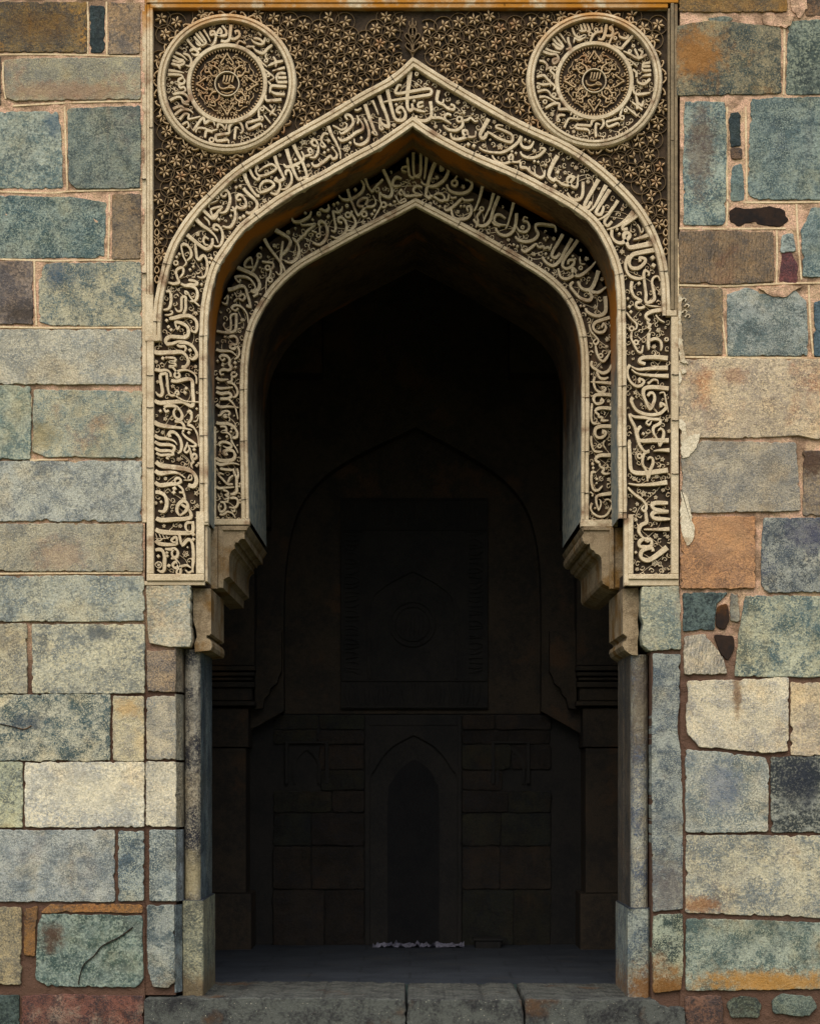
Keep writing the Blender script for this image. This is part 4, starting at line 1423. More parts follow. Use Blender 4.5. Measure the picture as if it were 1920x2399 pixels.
# ------------------------------------------------------------------ dressed stone blocks
def block(mb, poly, Yf=-.008, rough=1.6, cut=5, plane=0.0, Yb=.03, seed=0, bev=1.0):
    """poly: corners in pixels, clockwise from top left; rough outline, eased arrises"""
    n = len(poly); pts = []
    for i in range(n):
        a, b, c = Vector(poly[i - 1]), Vector(poly[i]), Vector(poly[(i + 1) % n])
        k = min(cut, (a - b).length / 3, (c - b).length / 3)
        p, q = b + (a - b).normalized() * k, b + (c - b).normalized() * k
        pts += [tuple(p), tuple((p + q) / 2 * .5 + b * .5), tuple(q)]
    dense = []
    for i in range(len(pts)):
        a, b = pts[i], pts[(i + 1) % len(pts)]; m = max(1, int(math.dist(a, b) / 3.5))
        dense += [(a[0] + (b[0] - a[0]) * t / m, a[1] + (b[1] - a[1]) * t / m) for t in range(m)]
    cxm = sum(p[0] for p in dense) / len(dense); cym = sum(p[1] for p in dense) / len(dense)
    out = []; L = len(dense)
    for i, p in enumerate(dense):
        a, c = dense[i - 1], dense[(i + 1) % L]; d = Vector((c[0] - a[0], c[1] - a[1])); d.normalize(); nn = Vector((d.y, -d.x))
        if nn.dot(Vector((p[0] - cxm, p[1] - cym))) < 0: nn = -nn
        z = noise.noise((p[0] * .03, p[1] * .03, seed * 3.1)) * 1.1 + noise.noise((p[0] * .13, p[1] * .13, seed * 7.7)) * .8 - max(0, noise.noise((p[0] * .07, p[1] * .07, seed * 5.3)) - .25) * 5
        out.append((p[0] + nn.x * (z * rough + 1.5 - .2 * rough), p[1] + nn.y * (z * rough + 1.5 - .2 * rough), nn))
    def rg(ins, Y): return [P(p[0] - p[2].x * ins, p[1] - p[2].y * ins, Y, plane) for p in out]
    mb.grid([rg(0, Yb), rg(0, Yf + .005), rg(.5 * bev, Yf + .0015), rg(1.4 * bev, Yf)], True)
    k = len(mb.v); mb.f.append(tuple(range(k - L, k)))
def rect(x0, y0, x1, y1): return [(x0, y0), (x1, y0), (x1, y1), (x0, y1)]
bseed = [0]
def stone(parent, poly, c1, c2, amt=.5, c3=(130, 100, 70), st=.25, Yf=None, rough=1.6, cut=6, plane=0.0, name='stone_block', label=None, Yb=.03, bev=1.0):
    bseed[0] += 1; rs = random.Random(bseed[0] * 13)
    if len(poly) == 4 and isinstance(poly[0], (int, float)): poly = rect(*poly)
    mb = MB(); block(mb, poly, rs.uniform(-.011, -.003) if Yf is None else Yf, rough, cut, plane, Yb, bseed[0], bev)
    o = mb.build(name, STONE, parent)
    g1 = sum(c1) / 3
    if c1[2] > g1 - 4: c1 = (c1[0] * .8 + g1 * .2 + 3, c1[1] * .8 + g1 * .2 + 3, c1[2] * .8 + g1 * .2 - 5)
    if c2[2] > c2[1]: c2 = (c2[0], c2[1] + 2, c2[1] + (c2[2] - c2[1]) * .65)
    if c2[2] > c2[0]: c2 = (c2[0] + 4, c2[1] + 2, c2[2] - 6)
    g2 = sum(c2) / 3; c2 = tuple(k * .78 + g2 * .22 for k in c2)
    o['c1'] = list(col(c1)[:3]); o['c2'] = list(col(c2)[:3]); o['c3'] = list(col(c3)[:3]); o['amt'] = float(amt); o['st'] = float(st)
    if label: o['label'] = label
    o['spotamt'] = 0.0; o['spot'] = [0.0, 0.0, 0.0]; o['size'] = [1.0, 1.0, 1.0]; o['spotcol'] = [0.1, 0.1, 0.1]
    o['comb'] = .42 if label and ('combed' in label or 'ribbed' in label) else 0.0
    return o
# palettes: pale body, dark mottling
CREAM = ((196, 186, 156), (150, 150, 134)); BEIGE = ((178, 166, 140), (132, 128, 114)); BLUE = ((142, 154, 148), (70, 92, 106)); PBLUE = ((170, 172, 158), (112, 126, 134))
TEAL = ((118, 136, 132), (62, 82, 90)); BROWN = ((128, 108, 86), (92, 78, 66)); SPECK = ((186, 182, 158), (84, 100, 110)); GREYB = ((150, 152, 142), (98, 110, 116)); NAVY = ((52, 66, 78), (36, 48, 60)); RED = ((96, 66, 56), (62, 48, 44))
RUST = (150, 88, 44); PINKS = (170, 128, 100); OCH = (176, 124, 44); DK = (44, 46, 50)

lw = thing('stone_wall', 'weathered ashlar wall left of the portal, blue grey and cream blocks', 'wall', W(160, 2399, 0), 'ashlar walls beside the portal')
rw = thing('stone_wall', 'patched ashlar wall right of the portal, with pink mortar and white plaster scraps', 'wall', W(1760, 2399, 0), 'ashlar walls beside the portal')
LWB = [
 ((-30, 6, 203, 123), (128, 106, 66), (94, 84, 66), .6, OCH, .8, None), ((212, 15, 245, 124), NAVY[0], NAVY[1], .5, DK, .2, 'narrow dark slate slab'), ((256, 8, 328, 127), (156, 134, 104), (118, 106, 92), .5, OCH, .4, None),
 ((-60, 132, 2, 246), BROWN[0], BROWN[1], .5, OCH, .4, None), ([(11, 142), (60, 137), (329, 136), (329, 233), (30, 236), (14, 225)], (164, 158, 130), (130, 128, 112), .4, PINKS, .6, None),
 ([(-30, 263), (135, 262), (142, 300), (147, 440), (-30, 442)], (152, 158, 142), (88, 108, 116), .5, BROWN[0], .1, None), ([(160, 256), (329, 248), (329, 441), (180, 443), (162, 425)], (128, 136, 128), (84, 98, 104), .5, PINKS, .2, None),
 ([(-30, 458), (170, 462), (249, 474), (244, 604), (-30, 605)], (140, 154, 148), (66, 92, 108), .6, (160, 150, 120), .3, 'long bluish block'), ((264, 456, 329, 607), (134, 116, 90), (104, 92, 76), .5, OCH, .3, None),
 ((-30, 613, 77, 759), (134, 120, 106), (96, 88, 84), .5, (70, 60, 54), .5, None), ([(106, 622), (130, 617), (330, 614), (331, 764), (120, 762), (92, 754), (93, 650)], (178, 172, 144), (86, 106, 118), .42, (74, 92, 108), .2, None),
 ((-30, 773, 332, 900), (184, 178, 156), (144, 146, 134), .35, (120, 122, 116), .3, 'long plain beige block'),
 ((-30, 905, 72, 1076), (158, 162, 142), (100, 122, 120), .5, (170, 150, 100), .3, None), ([(80, 913), (332, 918), (332, 1073), (110, 1070), (77, 1058)], (174, 170, 144), (110, 126, 128), .4, RUST, .45, 'grey block with a rust spot'),
 ((-30, 1081, 332, 1221), (176, 176, 160), (112, 120, 132), .42, (150, 132, 104), .15, None),
 ((-30, 1228, 335, 1338), (172, 164, 138), (134, 132, 116), .4, (160, 132, 104), .4, None), ((-30, 1350, 337, 1455), (170, 168, 146), (120, 130, 130), .4, (150, 132, 104), .2, None),
 ((-30, 1462, 63, 1624), (172, 164, 136), (130, 128, 112), .5, PINKS, .2, None), ((77, 1463, 338, 1624), (184, 178, 150), (112, 118, 116), .42, (110, 116, 112), .3, 'large speckled block with a dark grey spot'),
 ((-30, 1628, 258, 1782), SPECK[0], (66, 88, 104), .48, DK, .2, 'speckled blue and white block'), ((266, 1632, 337, 1782), (194, 182, 146), (160, 150, 124), .4, (120, 122, 116), .3, None),
 ((-30, 1786, 53, 1938), (174, 174, 142), (130, 136, 118), .5, OCH, .2, None), ((60, 1786, 338, 1937), (206, 198, 172), (164, 162, 148), .35, (160, 156, 130), .2, 'pale cream block'),
 ((-30, 1945, 268, 2112), (168, 170, 160), (112, 122, 136), .45, (140, 120, 104), .3, None), ((279, 1947, 337, 2110), (166, 172, 164), (74, 92, 118), .55, NAVY[0], .2, None),
 ((-30, 2126, 50, 2306), (160, 146, 112), (120, 112, 90), .5, (110, 80, 60), .3, None), ([(98, 2142), (333, 2146), (335, 2296), (318, 2312), (110, 2310), (84, 2292), (90, 2170)], (134, 146, 134), (62, 84, 86), .55, (110, 74, 46), .22, 'teal grey block with a crack'),
 ([(120, 2120), (334, 2118), (335, 2139), (200, 2136), (96, 2138)], (150, 108, 62), (112, 84, 56), .5, (140, 84, 40), .5, 'thin ochre slab'), ([(60, 2128), (90, 2122), (84, 2170), (82, 2240), (58, 2236)], (132, 96, 56), (100, 76, 52), .5, OCH, .5, None),
 ((-30, 2332, 45, 2420), (66, 80, 84), (36, 48, 54), .5, DK, .2, None), ([(54, 2336), (110, 2330), (336, 2334), (336, 2420), (50, 2420)], (112, 74, 62), (70, 50, 46), .5, (190, 176, 150), .3, 'dark red block'),
]
RWB = [
 ((1590, -20, 1842, 28), (138, 110, 66), (100, 84, 60), .5, OCH, .5, None), ((1886, -20, 1960, 38), (128, 100, 74), (92, 76, 60), .5, OCH, .3, None),
 ([(1584, 62), (1660, 48), (1826, 64), (1829, 220), (1584, 224)], (142, 132, 104), (62, 74, 80), .52, (170, 112, 50), .6, 'block half ochre and half blue black'), ([(1846, 52), (1960, 44), (1960, 220), (1840, 222)], (130, 138, 122), (68, 84, 84), .55, DK, .4, None),
 ([(1656, 42), (1690, 38), (1716, 44), (1700, 55), (1664, 54)], (112, 120, 110), (80, 88, 84), .5, DK, .2, None),
 ([(1604, 238), (1696, 240), (1700, 300), (1697, 520), (1690, 528), (1602, 527), (1600, 380)], (146, 158, 150), (72, 96, 114), .52, (120, 92, 72), .4, 'tall bluish block'),
 ([(1708, 266), (1732, 262), (1734, 342), (1710, 346)], NAVY[0], NAVY[1], .5, DK, .2, 'small navy sliver'), ((1711, 348, 1736, 372), (112, 92, 74), (84, 70, 60), .5, DK, .2, None), ([(1714, 392), (1736, 382), (1742, 440), (1740, 470), (1710, 472)], (112, 132, 136), (84, 104, 114), .5, DK, .1, None),
 ([(1760, 232), (1960, 226), (1960, 468), (1770, 468), (1752, 455), (1754, 320)], (130, 144, 140), (76, 96, 110), .55, (92, 88, 104), .2, 'large square blue grey block'),
 ([(1588, 543), (1700, 541), (1808, 546), (1812, 660), (1720, 666), (1590, 663)], (140, 118, 90), (104, 92, 78), .5, (120, 74, 56), .4, 'brown combed block'), ([(1830, 552), (1856, 547), (1861, 588), (1828, 592)], (140, 152, 154), (92, 110, 122), .5, DK, .1, None), ([(1830, 592), (1852, 590), (1868, 625), (1864, 663), (1824, 660)], (112, 70, 70), (84, 54, 58), .5, DK, .1, 'small dark red wedge stone'),
 ([(1900, 490), (1960, 486), (1960, 652), (1880, 648), (1876, 540)], (134, 148, 148), (74, 98, 114), .5, DK, .2, None),
 ((1589, 676, 1690, 832), (138, 122, 94), (110, 102, 86), .5, (90, 80, 66), .3, None), ([(1702, 690), (1750, 674), (1790, 690), (1830, 694), (1858, 680), (1888, 706), (1890, 834), (1704, 834)], (156, 160, 150), (90, 106, 114), .5, (80, 90, 100), .3, None), ((1906, 706, 1960, 835), (86, 108, 128), (56, 78, 104), .5, DK, .1, None),
 ([(1588, 843), (1700, 840), (1960, 844), (1960, 1034), (1860, 1020), (1760, 1026), (1600, 1024), (1588, 980)], (194, 176, 144), (164, 146, 120), .4, (166, 100, 52), .55, 'long beige block with rusty corner'),
 ([(1596, 1048), (1640, 1034), (1862, 1038), (1874, 1196), (1600, 1202)], (166, 156, 134), (130, 126, 114), .42, (120, 108, 90), .4, None), ((1880, 1056, 1960, 1208), (150, 134, 108), (110, 100, 90), .5, (96, 66, 44), .4, None),
 ((1594, 1211, 1767, 1378), (178, 134, 94), (158, 114, 78), .5, (140, 84, 52), .5, 'orange sandstone block'), ([(1788, 1213), (1960, 1214), (1960, 1386), (1800, 1388), (1784, 1375), (1782, 1290)], (156, 158, 152), (76, 86, 110), .55, (70, 70, 92), .4, 'purplish blue block'),
 ([(1600, 1390), (1704, 1388), (1676, 1415), (1672, 1475), (1600, 1478)], (80, 98, 104), (48, 60, 70), .5, (60, 44, 40), .4, None), ((1711, 1390, 1729, 1454), (140, 138, 122), (110, 110, 102), .5, DK, .2, None),
 ([(1744, 1396), (1960, 1398), (1960, 1586), (1720, 1584), (1728, 1500)], (172, 172, 146), (76, 98, 112), .5, (170, 140, 70), .22, 'big speckled blue block'),
 ([(1602, 1492), (1650, 1486), (1690, 1540), (1702, 1578), (1602, 1580)], (186, 174, 148), (148, 142, 126), .4, RUST, .3, 'pale ribbed stone fragment'),
 ([(1606, 1596), (1846, 1588), (1844, 1760), (1800, 1764), (1640, 1750), (1608, 1720)], (202, 190, 160), (160, 154, 138), .38, (150, 110, 64), .3, 'cream block with a brown streak'), ((1852, 1600, 1960, 1770), (190, 174, 142), (158, 144, 120), .4, (150, 100, 70), .3, None),
 ([(1605, 1757), (1700, 1764), (1790, 1776), (1798, 1800), (1797, 1948), (1606, 1950)], (174, 172, 154), (106, 118, 128), .46, (90, 100, 116), .4, None), ([(1804, 1774), (1960, 1772), (1960, 1951), (1806, 1948)], (140, 142, 136), (48, 54, 66), .62, DK, .3, 'black stained block'),
 ([(1606, 1957), (1960, 1958), (1960, 2152), (1780, 2144), (1606, 2138)], (184, 177, 150), (116, 122, 116), .42, (140, 96, 56), .2, 'long speckled beige block'),
 ([(1606, 2152), (1760, 2156), (1960, 2164), (1960, 2316), (1606, 2320)], (152, 158, 140), (72, 92, 96), .52, (176, 126, 52), .32, 'long blue green block with ochre foot'),
 ([(1700, 2350), (1722, 2335), (1768, 2337), (1782, 2355), (1774, 2384), (1712, 2384)], (92, 100, 88), (58, 66, 62), .5, (100, 66, 48), .3, 'rounded rubble stone'), ([(1806, 2345), (1830, 2330), (1900, 2334), (1912, 2360), (1890, 2382), (1812, 2374)], (112, 122, 114), (68, 82, 84), .5, DK, .2, 'rounded rubble stone'),
 ([(1604, 2336), (1690, 2332), (1692, 2420), (1604, 2420)], (104, 78, 64), (70, 56, 50), .5, DK, .3, None),
]
for wall, data in ((lw, LWB), (rw, RWB)):
    for p, c1, c2, amt, c3, st, lb in data:
        stone(wall, p, c1, c2, amt, c3, st, label=lb, rough=2.0, cut=5 if isinstance(p[0], tuple) else 3.5)
# stains that sit on one particular stone
def spot(px, py, rx, ry, colr, amt=.8):
    v = W(px, py, 0); best = None
    for o in C.objects:
        if o.type == 'MESH' and o.name.split('.')[0] in ('stone_block', 'stone_slab', 'plinth') and o.parent in (lw, rw):
            b0 = wloc[o.name]; xs = [(u.co.x + b0.x, u.co.z + b0.z) for u in o.data.vertices]
            if min(u[0] for u in xs) < v.x < max(u[0] for u in xs) and min(u[1] for u in xs) < v.z < max(u[1] for u in xs): best = o
    if best:
        best['spot'] = list(v); best['size'] = [rx * S, 10.0, ry * S]; best['spotcol'] = list(col(colr)[:3]); best['spotamt'] = amt
for a_ in ((192, 925, 30, 34, (96, 52, 26)), (122, 2198, 26, 34, (86, 54, 34), .7), (237, 1482, 32, 18, (78, 86, 90)), (1630, 130, 60, 60, (166, 112, 50), .75), (1725, 1615, 10, 70, (116, 80, 44), .7), (1604, 900, 36, 60, (150, 84, 36), .75),
           (1640, 350, 34, 110, (112, 86, 68), .6), (1800, 2300, 170, 26, (180, 128, 52), .8), (1900, 1080, 40, 40, (72, 46, 32), .8), (1720, 880, 30, 22, (150, 110, 82), .6), (1870, 1830, 60, 60, (44, 48, 58), .7), (1690, 1840, 46, 60, (100, 110, 126), .6), (60, 735, 60, 26, (66, 58, 50), .8),
           (90, 60, 80, 40, (90, 66, 40), .5), (150, 215, 160, 24, (160, 126, 98), .6), (100, 1020, 40, 30, (150, 132, 84), .5), (60, 1690, 50, 20, (52, 66, 80), .7), (130, 290, 24, 30, (58, 84, 104), .6), (130, 640, 24, 36, (60, 84, 104), .7), (1700, 1240, 60, 60, (190, 150, 108), .5), (1780, 1990, 150, 30, (150, 140, 110), .4),
           (1640, 2120, 50, 20, (150, 96, 44), .7), (1900, 1250, 60, 40, (76, 74, 96), .6), (140, 1300, 60, 40, (168, 132, 104), .4), (300, 1660, 30, 20, (196, 156, 96), .6), (220, 1860, 100, 50, (208, 198, 168), .4), (1820, 640, 30, 24, (120, 70, 52), .5)): spot(*a_)
# courses continuing outside the picture
PAL = (BEIGE, GREYB, CREAM, TEAL, BROWN, SPECK, PBLUE); more = [MB() for _ in PAL]; rs = random.Random(21)
for x0, x1, y0, y1 in ((-760, -36, -700, 2420), (1966, 2700, -700, 2420), (-36, 332, -700, 0), (1590, 1966, -700, -26), (337, 1587, -700, -34)):
    y = y0
    while y < y1 - 20:
        h = min(rs.uniform(105, 170), y1 - y); x = x0
        if y1 - y - h < 40: h = y1 - y
        while x < x1 - 10:
            wd = rs.uniform(110, 320)
            if x1 - x - wd < 70: wd = x1 - x
            block(rs.choice(more), rect(x + 4, y + 4, x + wd - 4, y + h - 4), rs.uniform(-.014, -.004), 2, 6, 0, .03, rs.random() * 50); x += wd
        y += h
for mb, (c1_, c2_) in zip(more, PAL):
    mo = mb.build('outer_courses', STONE, lw)
    mo['c1'] = list(col(c1_)[:3]); mo['c2'] = list(col(c2_)[:3]); mo['c3'] = list(col(BROWN[0])[:3]); mo['amt'] = .45; mo['st'] = .4; mo['size'] = [1.0, 1.0, 1.0]
# mortar core of each wall
def mortar(parent, x0, x1, y0, y1, Yf=.002):
    mb = MB(); nx, ny = int((x1 - x0) / 16), int((y1 - y0) / 16); rows = []
    for j in range(ny + 1):
        dp = .009 * min(1, max(0, (y0 + (y1 - y0) * j / ny - 620) / 300)); rows.append([P(x0 + (x1 - x0) * i / nx, y0 + (y1 - y0) * j / ny, Yf + dp + .010 * noise.noise((i * .9, j * .9, 3)) + .004 * noise.noise((i * .25, j * .25, 8))) for i in range(nx + 1)])
    mb.grid(rows); a, b, c, d = P(x0, y0, BACK), P(x1, y0, BACK), P(x1, y1, BACK), P(x0, y1, BACK)
    mb.add([rows[0][0], rows[0][-1], rows[-1][-1], rows[-1][0], a, b, c, d], [(0, 1, 5, 4), (1, 2, 6, 5), (2, 3, 7, 6), (3, 0, 4, 7), (4, 5, 6, 7)])
    return mb.build('mortar', MORT, parent)
mortar(lw, -760, 339, -700, 2540); mortar(rw, 1592, 2700, -700, 2540)
mb = MB(); mb.pbox(339.5, 1591.5, -700, 4, .03, BACK); mb.build('wall_core', MORT, portal)
# raised pale pointing along the joints of the upper courses
pt = MB()
for L in ([(0, 128), (90, 127), (200, 129), (330, 133)], [(205, 4), (207, 60), (206, 126)], [(250, 4), (250, 70), (251, 128)], [(152, 250), (155, 350), (158, 440), (157, 446)], [(30, 248), (150, 241), (240, 238), (331, 237)], [(0, 449), (120, 452), (170, 448), (332, 444)], [(257, 455), (256, 530), (254, 606)], [(0, 607), (130, 611), (220, 609), (332, 611)], [(81, 612), (82, 680), (86, 762)], [(0, 766), (120, 768), (332, 767)], [(74, 930), (70, 1000), (68, 1072), (100, 1077), (160, 1077)], [(0, 1344), (150, 1343), (332, 1342)], [(8, 145), (8, 190), (14, 232)]):
    ribbon(pt, L, 4.6, 4.2, -.003 + .001 * rs.random(), .02, 0, 8)
pt.build('pointing', POINT, lw)
pt = MB()
for L in ([(1702, 250), (1700, 350), (1703, 470), (1700, 530)], [(1745, 250), (1747, 370), (1748, 470)], [(1740, 474), (1850, 474), (1960, 472)], [(1590, 535), (1700, 536), (1840, 535)], [(1818, 540), (1819, 600), (1817, 664)], [(1864, 478), (1868, 560), (1876, 655)], [(1590, 668), (1700, 670), (1840, 664), (1960, 662)], [(1684, 670), (1690, 740), (1702, 834)], [(1893, 668), (1897, 760), (1904, 836)], [(1590, 836), (1760, 838), (1960, 839)], [(1836, 60), (1836, 140), (1834, 222)], [(1587, 560), (1588, 640), (1586, 720), (1589, 800)]):
    ribbon(pt, L, 5, 4.4, -.003 + .001 * rs.random(), .02, 0, 8)
pt.build('pointing', POINT, rw)
# scraps of white plaster and splashes of whitewash along the frame of the portal, pink mortar pads
pl = MB()
def blob(mb, poly, Yf, rough, seed): block(mb, poly, Yf + .001, rough * 1.1, 1.5, 0, .012, seed, .4)
blob(pl, [(1591, 984), (1604, 996), (1608, 1022), (1636, 1018), (1630, 1050), (1612, 1070), (1594, 1076)], -.018, 3, 1); pl.build('plaster_scrap', PLASTER, rw); pl = MB()
blob(pl, [(1593, 1146), (1610, 1168), (1614, 1200), (1626, 1232), (1622, 1262), (1608, 1278), (1596, 1256)], -.019, 3, 2); pl.build('plaster_scrap', PLASTER, rw); pl = MB()
blob(pl, [(1589, 690), (1596, 702), (1594, 760), (1597, 800), (1604, 846), (1610, 856), (1590, 850), (1588, 760)], -.017, 2, 3)
blob(pl, [(1590, 870), (1594, 890), (1590, 900)], -.017, 1, 4); blob(pl, [(1594, 868), (1604, 866), (1606, 874), (1597, 876)], -.0185, 1, 4)
for x, y in ((1600, 704), (1607, 718), (1602, 732), (1609, 742)): ribbon(pl, [(x - 6, y + 2), (x - 1, y - 4), (x + 5, y - 1), (x + 2, y + 4)], 3.6, 2.0, -.0172, 0, 0, 2)
pl.build('plaster_scrap', PLASTER, rw)
ho = MB(); block(ho, [(1704, 498), (1722, 486), (1760, 490), (1800, 482), (1836, 492), (1846, 515), (1830, 530), (1786, 528), (1760, 520), (1730, 530), (1708, 522)], -.004, 2, 5, 0, .02, 5); ho.build('blackened_cavity', HOLE, rw); ho = MB()
block(ho, [(1680, 1420), (1702, 1414), (1706, 1450), (1698, 1474), (1676, 1472)], -.0045, 1.5, 5, 0, .02, 6); ho.build('blackened_cavity', HOLE, rw); ho = MB()
block(ho, [(1672, 1488), (1716, 1490), (1718, 1520), (1704, 1548), (1686, 1530)], -.0045, 1.5, 5, 0, .02, 7)
ho.build('blackened_cavity', HOLE, rw)
pk = MB(); blob(pk, [(1848, -20), (1884, -20), (1888, 20), (1870, 44), (1852, 30)], -.012, 3, 9); blob(pk, [(1786, 40), (1824, 36), (1858, 40), (1850, 60), (1838, 66), (1790, 58)], -.013, 3, 10)
blob(pk, [(1776, 676), (1876, 672), (1856, 684), (1838, 696), (1806, 694)], -.016, 2, 11)
pk.build('pink_mortar', MORT, rw)
ck = MB()                                                  # cracks are thin dark channels cut in the stone faces
ribbon(ck, [(312, 2172), (280, 2195), (240, 2216), (222, 2238), (196, 2262), (184, 2306)], 2.6, 1.6, -.0168, .0, 0, 4)
ribbon(ck, [(0, 1696), (30, 1702), (58, 1708), (75, 1700)], 2.2, 1.2, -.0168, .0, 0, 4)
ck.build('crack', HOLE, lw)

# ------------------------------------------------------------------ door jambs
def jamb(sx, label, data, shaft, group='door jambs of the portal'):
    j = thing('door_jamb', label, 'jamb', W(400 if sx < 0 else 1540, 2330, .1), group)
    for p, c1, c2, amt, c3, st, Yf, nm in data: stone(j, p, c1, c2, amt, c3, st, Yf=Yf, name=nm, Yb=Yf + .5, rough=1.4, cut=3)
    return j
jl = jamb(-1, 'jamb left of the doorway, pale stacked stones beside a black speckled shaft', [
 ([(343, 1373), (446, 1373), (445, 1470), (448, 1500), (444, 1514), (405, 1516), (350, 1506)], (182, 172, 146), (130, 140, 136), .42, (176, 134, 92), .5, -.004, 'stone_block'),
 ((345, 1524, 411, 1620), (160, 140, 112), (112, 102, 92), .5, (150, 84, 60), .4, .0, 'stone_block'),
 ((344, 1632, 412, 1779), (186, 174, 146), (130, 130, 120), .42, (96, 96, 92), .3, .0, 'stone_block'),
 ((343, 1785, 412, 1936), (200, 190, 162), (156, 152, 136), .38, (170, 134, 90), .25, .0, 'stone_block'),
 ((351, 1945, 412, 2110), (168, 172, 160), (76, 92, 114), .5, NAVY[0], .2, .0, 'stone_block'),
 ([(346, 2122), (408, 2120), (409, 2300), (395, 2314), (360, 2310), (348, 2270)], (150, 154, 144), (76, 90, 106), .55, DK, .3, -.01, 'plinth')], None)
jr = jamb(1, 'jamb right of the doorway, long blue grey slab beside a rounded shaft', [
 ([(1503, 1376), (1588, 1374), (1594, 1440), (1593, 1520), (1520, 1524), (1506, 1512), (1502, 1490), (1508, 1462), (1501, 1440)], (172, 170, 144), (110, 126, 124), .45, (170, 134, 96), .3, -.004, 'stone_block'),
 ([(1530, 1532), (1592, 1534), (1590, 1640), (1584, 1700), (1592, 1760), (1598, 1900), (1597, 2128), (1529, 2136), (1526, 1800)], (156, 160, 154), (82, 94, 118), .5, (120, 96, 84), .22, .0, 'stone_slab'),
 ([(1529, 2144), (1596, 2142), (1599, 2240), (1594, 2318), (1530, 2326), (1528, 2230)], (162, 168, 146), (50, 66, 72), .5, (160, 100, 36), .5, -.008, 'plinth')], None)
# splayed sides, shafts, inner reveals
def strip(parent, name, pts, y0, y1, c1, c2, amt, c3, st, smooth=False):   # pts: (px, depth) from outside to inside, swept vertically
    mb = MB(); ny = max(2, int((y1 - y0) / 24)); rows = []
    for i in range(ny + 1):
        y = y0 + (y1 - y0) * i / ny
        rows.append([P(x + .7 * noise.noise((x * .1, y * .05, 4)), y, Y + .003 * noise.noise((x * .2, y * .07, 2))) for x, Y in pts])
    mb.grid(rows); o = mb.build(name, STONE, parent, smooth=smooth)
    o['c1'] = list(col(c1)[:3]); o['c2'] = list(col(c2)[:3]); o['c3'] = list(col(c3)[:3]); o['amt'] = amt; o['st'] = st; o['size'] = [1.0, 1.0, 1.0]
    return o
mb = MB(); mb.pbox(337, 411, 1372, 2332, .022, .3); mb.build('mortar', MORT, jl)
for y0_, y1_, c_ in ((1376, 1620, (140, 128, 108)), (1626, 1780, (160, 154, 134)), (1786, 1938, (172, 164, 142)), (1944, 2112, (136, 144, 146)), (2120, 2326, (120, 132, 134))): strip(jl, 'splay', [(409, .012), (412, .010), (423, .085), (425, .2)], y0_, y1_, c_, tuple(int(k * .62) for k in c_), .5, BROWN[0], .3)
def half_round(x0, x1, Y0, dep, n=8): return [((x0 + x1) / 2 - (x1 - x0) / 2 * math.cos(math.pi * i / n), Y0 - dep * math.sin(math.pi * i / n)) for i in range(n + 1)]
strip(jl, 'shaft', [(424, .22)] + half_round(426, 464, .16, .05), 1519, 2116, (150, 144, 128), (50, 50, 54), .62, (170, 156, 120), .3)
strip(jl, 'reveal', [(463, .16), (464.5, .165), (464.5, .50), (466, .52), (464, .85), (380, .86)], 1378, 2116, (100, 110, 110), (54, 64, 70), .5, (92, 80, 66), .3)
strip(jl, 'plinth', [(421, .25), (423, .10), (426, .086), (470, .086), (473, .095), (473, .82), (430, .83)], 2112, 2342, (152, 150, 124), (92, 96, 86), .5, (110, 96, 74), .4)
mb = MB(); mb.pbox(423, 473, 2111, 2113, .088, .8); mb.build('plinth_top', FLOOR, jl)
mb = MB(); mb.pbox(1526, 1606, 1372, 2366, .02, .3); mb.build('mortar', MORT, jr)
strip(jr, 'shaft', [(1526, .24)] + half_round(1523.5, 1483, .16, .055) + [(1482.5, .2)], 1531, 2134, (158, 156, 138), (84, 94, 108), .48, (126, 104, 84), .25, False)
strip(jr, 'reveal', [(1484, .16), (1482, .165), (1482, .5), (1480, .52), (1481, .85), (1570, .86)], 1378, 2134, (88, 80, 68), (56, 56, 54), .5, (84, 62, 46), .5)
strip(jr, 'plinth', [(1527, .22), (1525, .10), (1521, .086), (1485, .086), (1480, .1), (1474, .11), (1474, .82), (1520, .83)], 2131, 2342, (150, 156, 144), (84, 96, 102), .55, (120, 90, 60), .5)
def stain(o, px, py, rx, ry, colr, amt): o['spot'] = list(W(px, py, .1)); o['size'] = [rx * S, 10.0, ry * S]; o['spotcol'] = list(col(colr)[:3]); o['spotamt'] = amt
for o in jr.children:
    if o.name.startswith('plinth'): stain(o, 1540, 2318, 90, 52, (132, 88, 36), .85)
    if o.name.startswith('shaft'): stain(o, 1505, 1640, 40, 150, (104, 90, 70), .75)
    if o.name.startswith('stone_slab'): stain(o, 1560, 2080, 50, 70, (110, 98, 88), .6)
for o in jl.children:
    if o.name.startswith('plinth'): stain(o, 440, 2318, 70, 40, (112, 92, 62), .7)
    if o.name.startswith('shaft'): stain(o, 444, 2060, 40, 60, (170, 156, 118), .7)
mb = MB(); mb.pbox(1475, 1525, 2129, 2132, .09, .8); mb.build('plinth_top', FLOOR, jr)
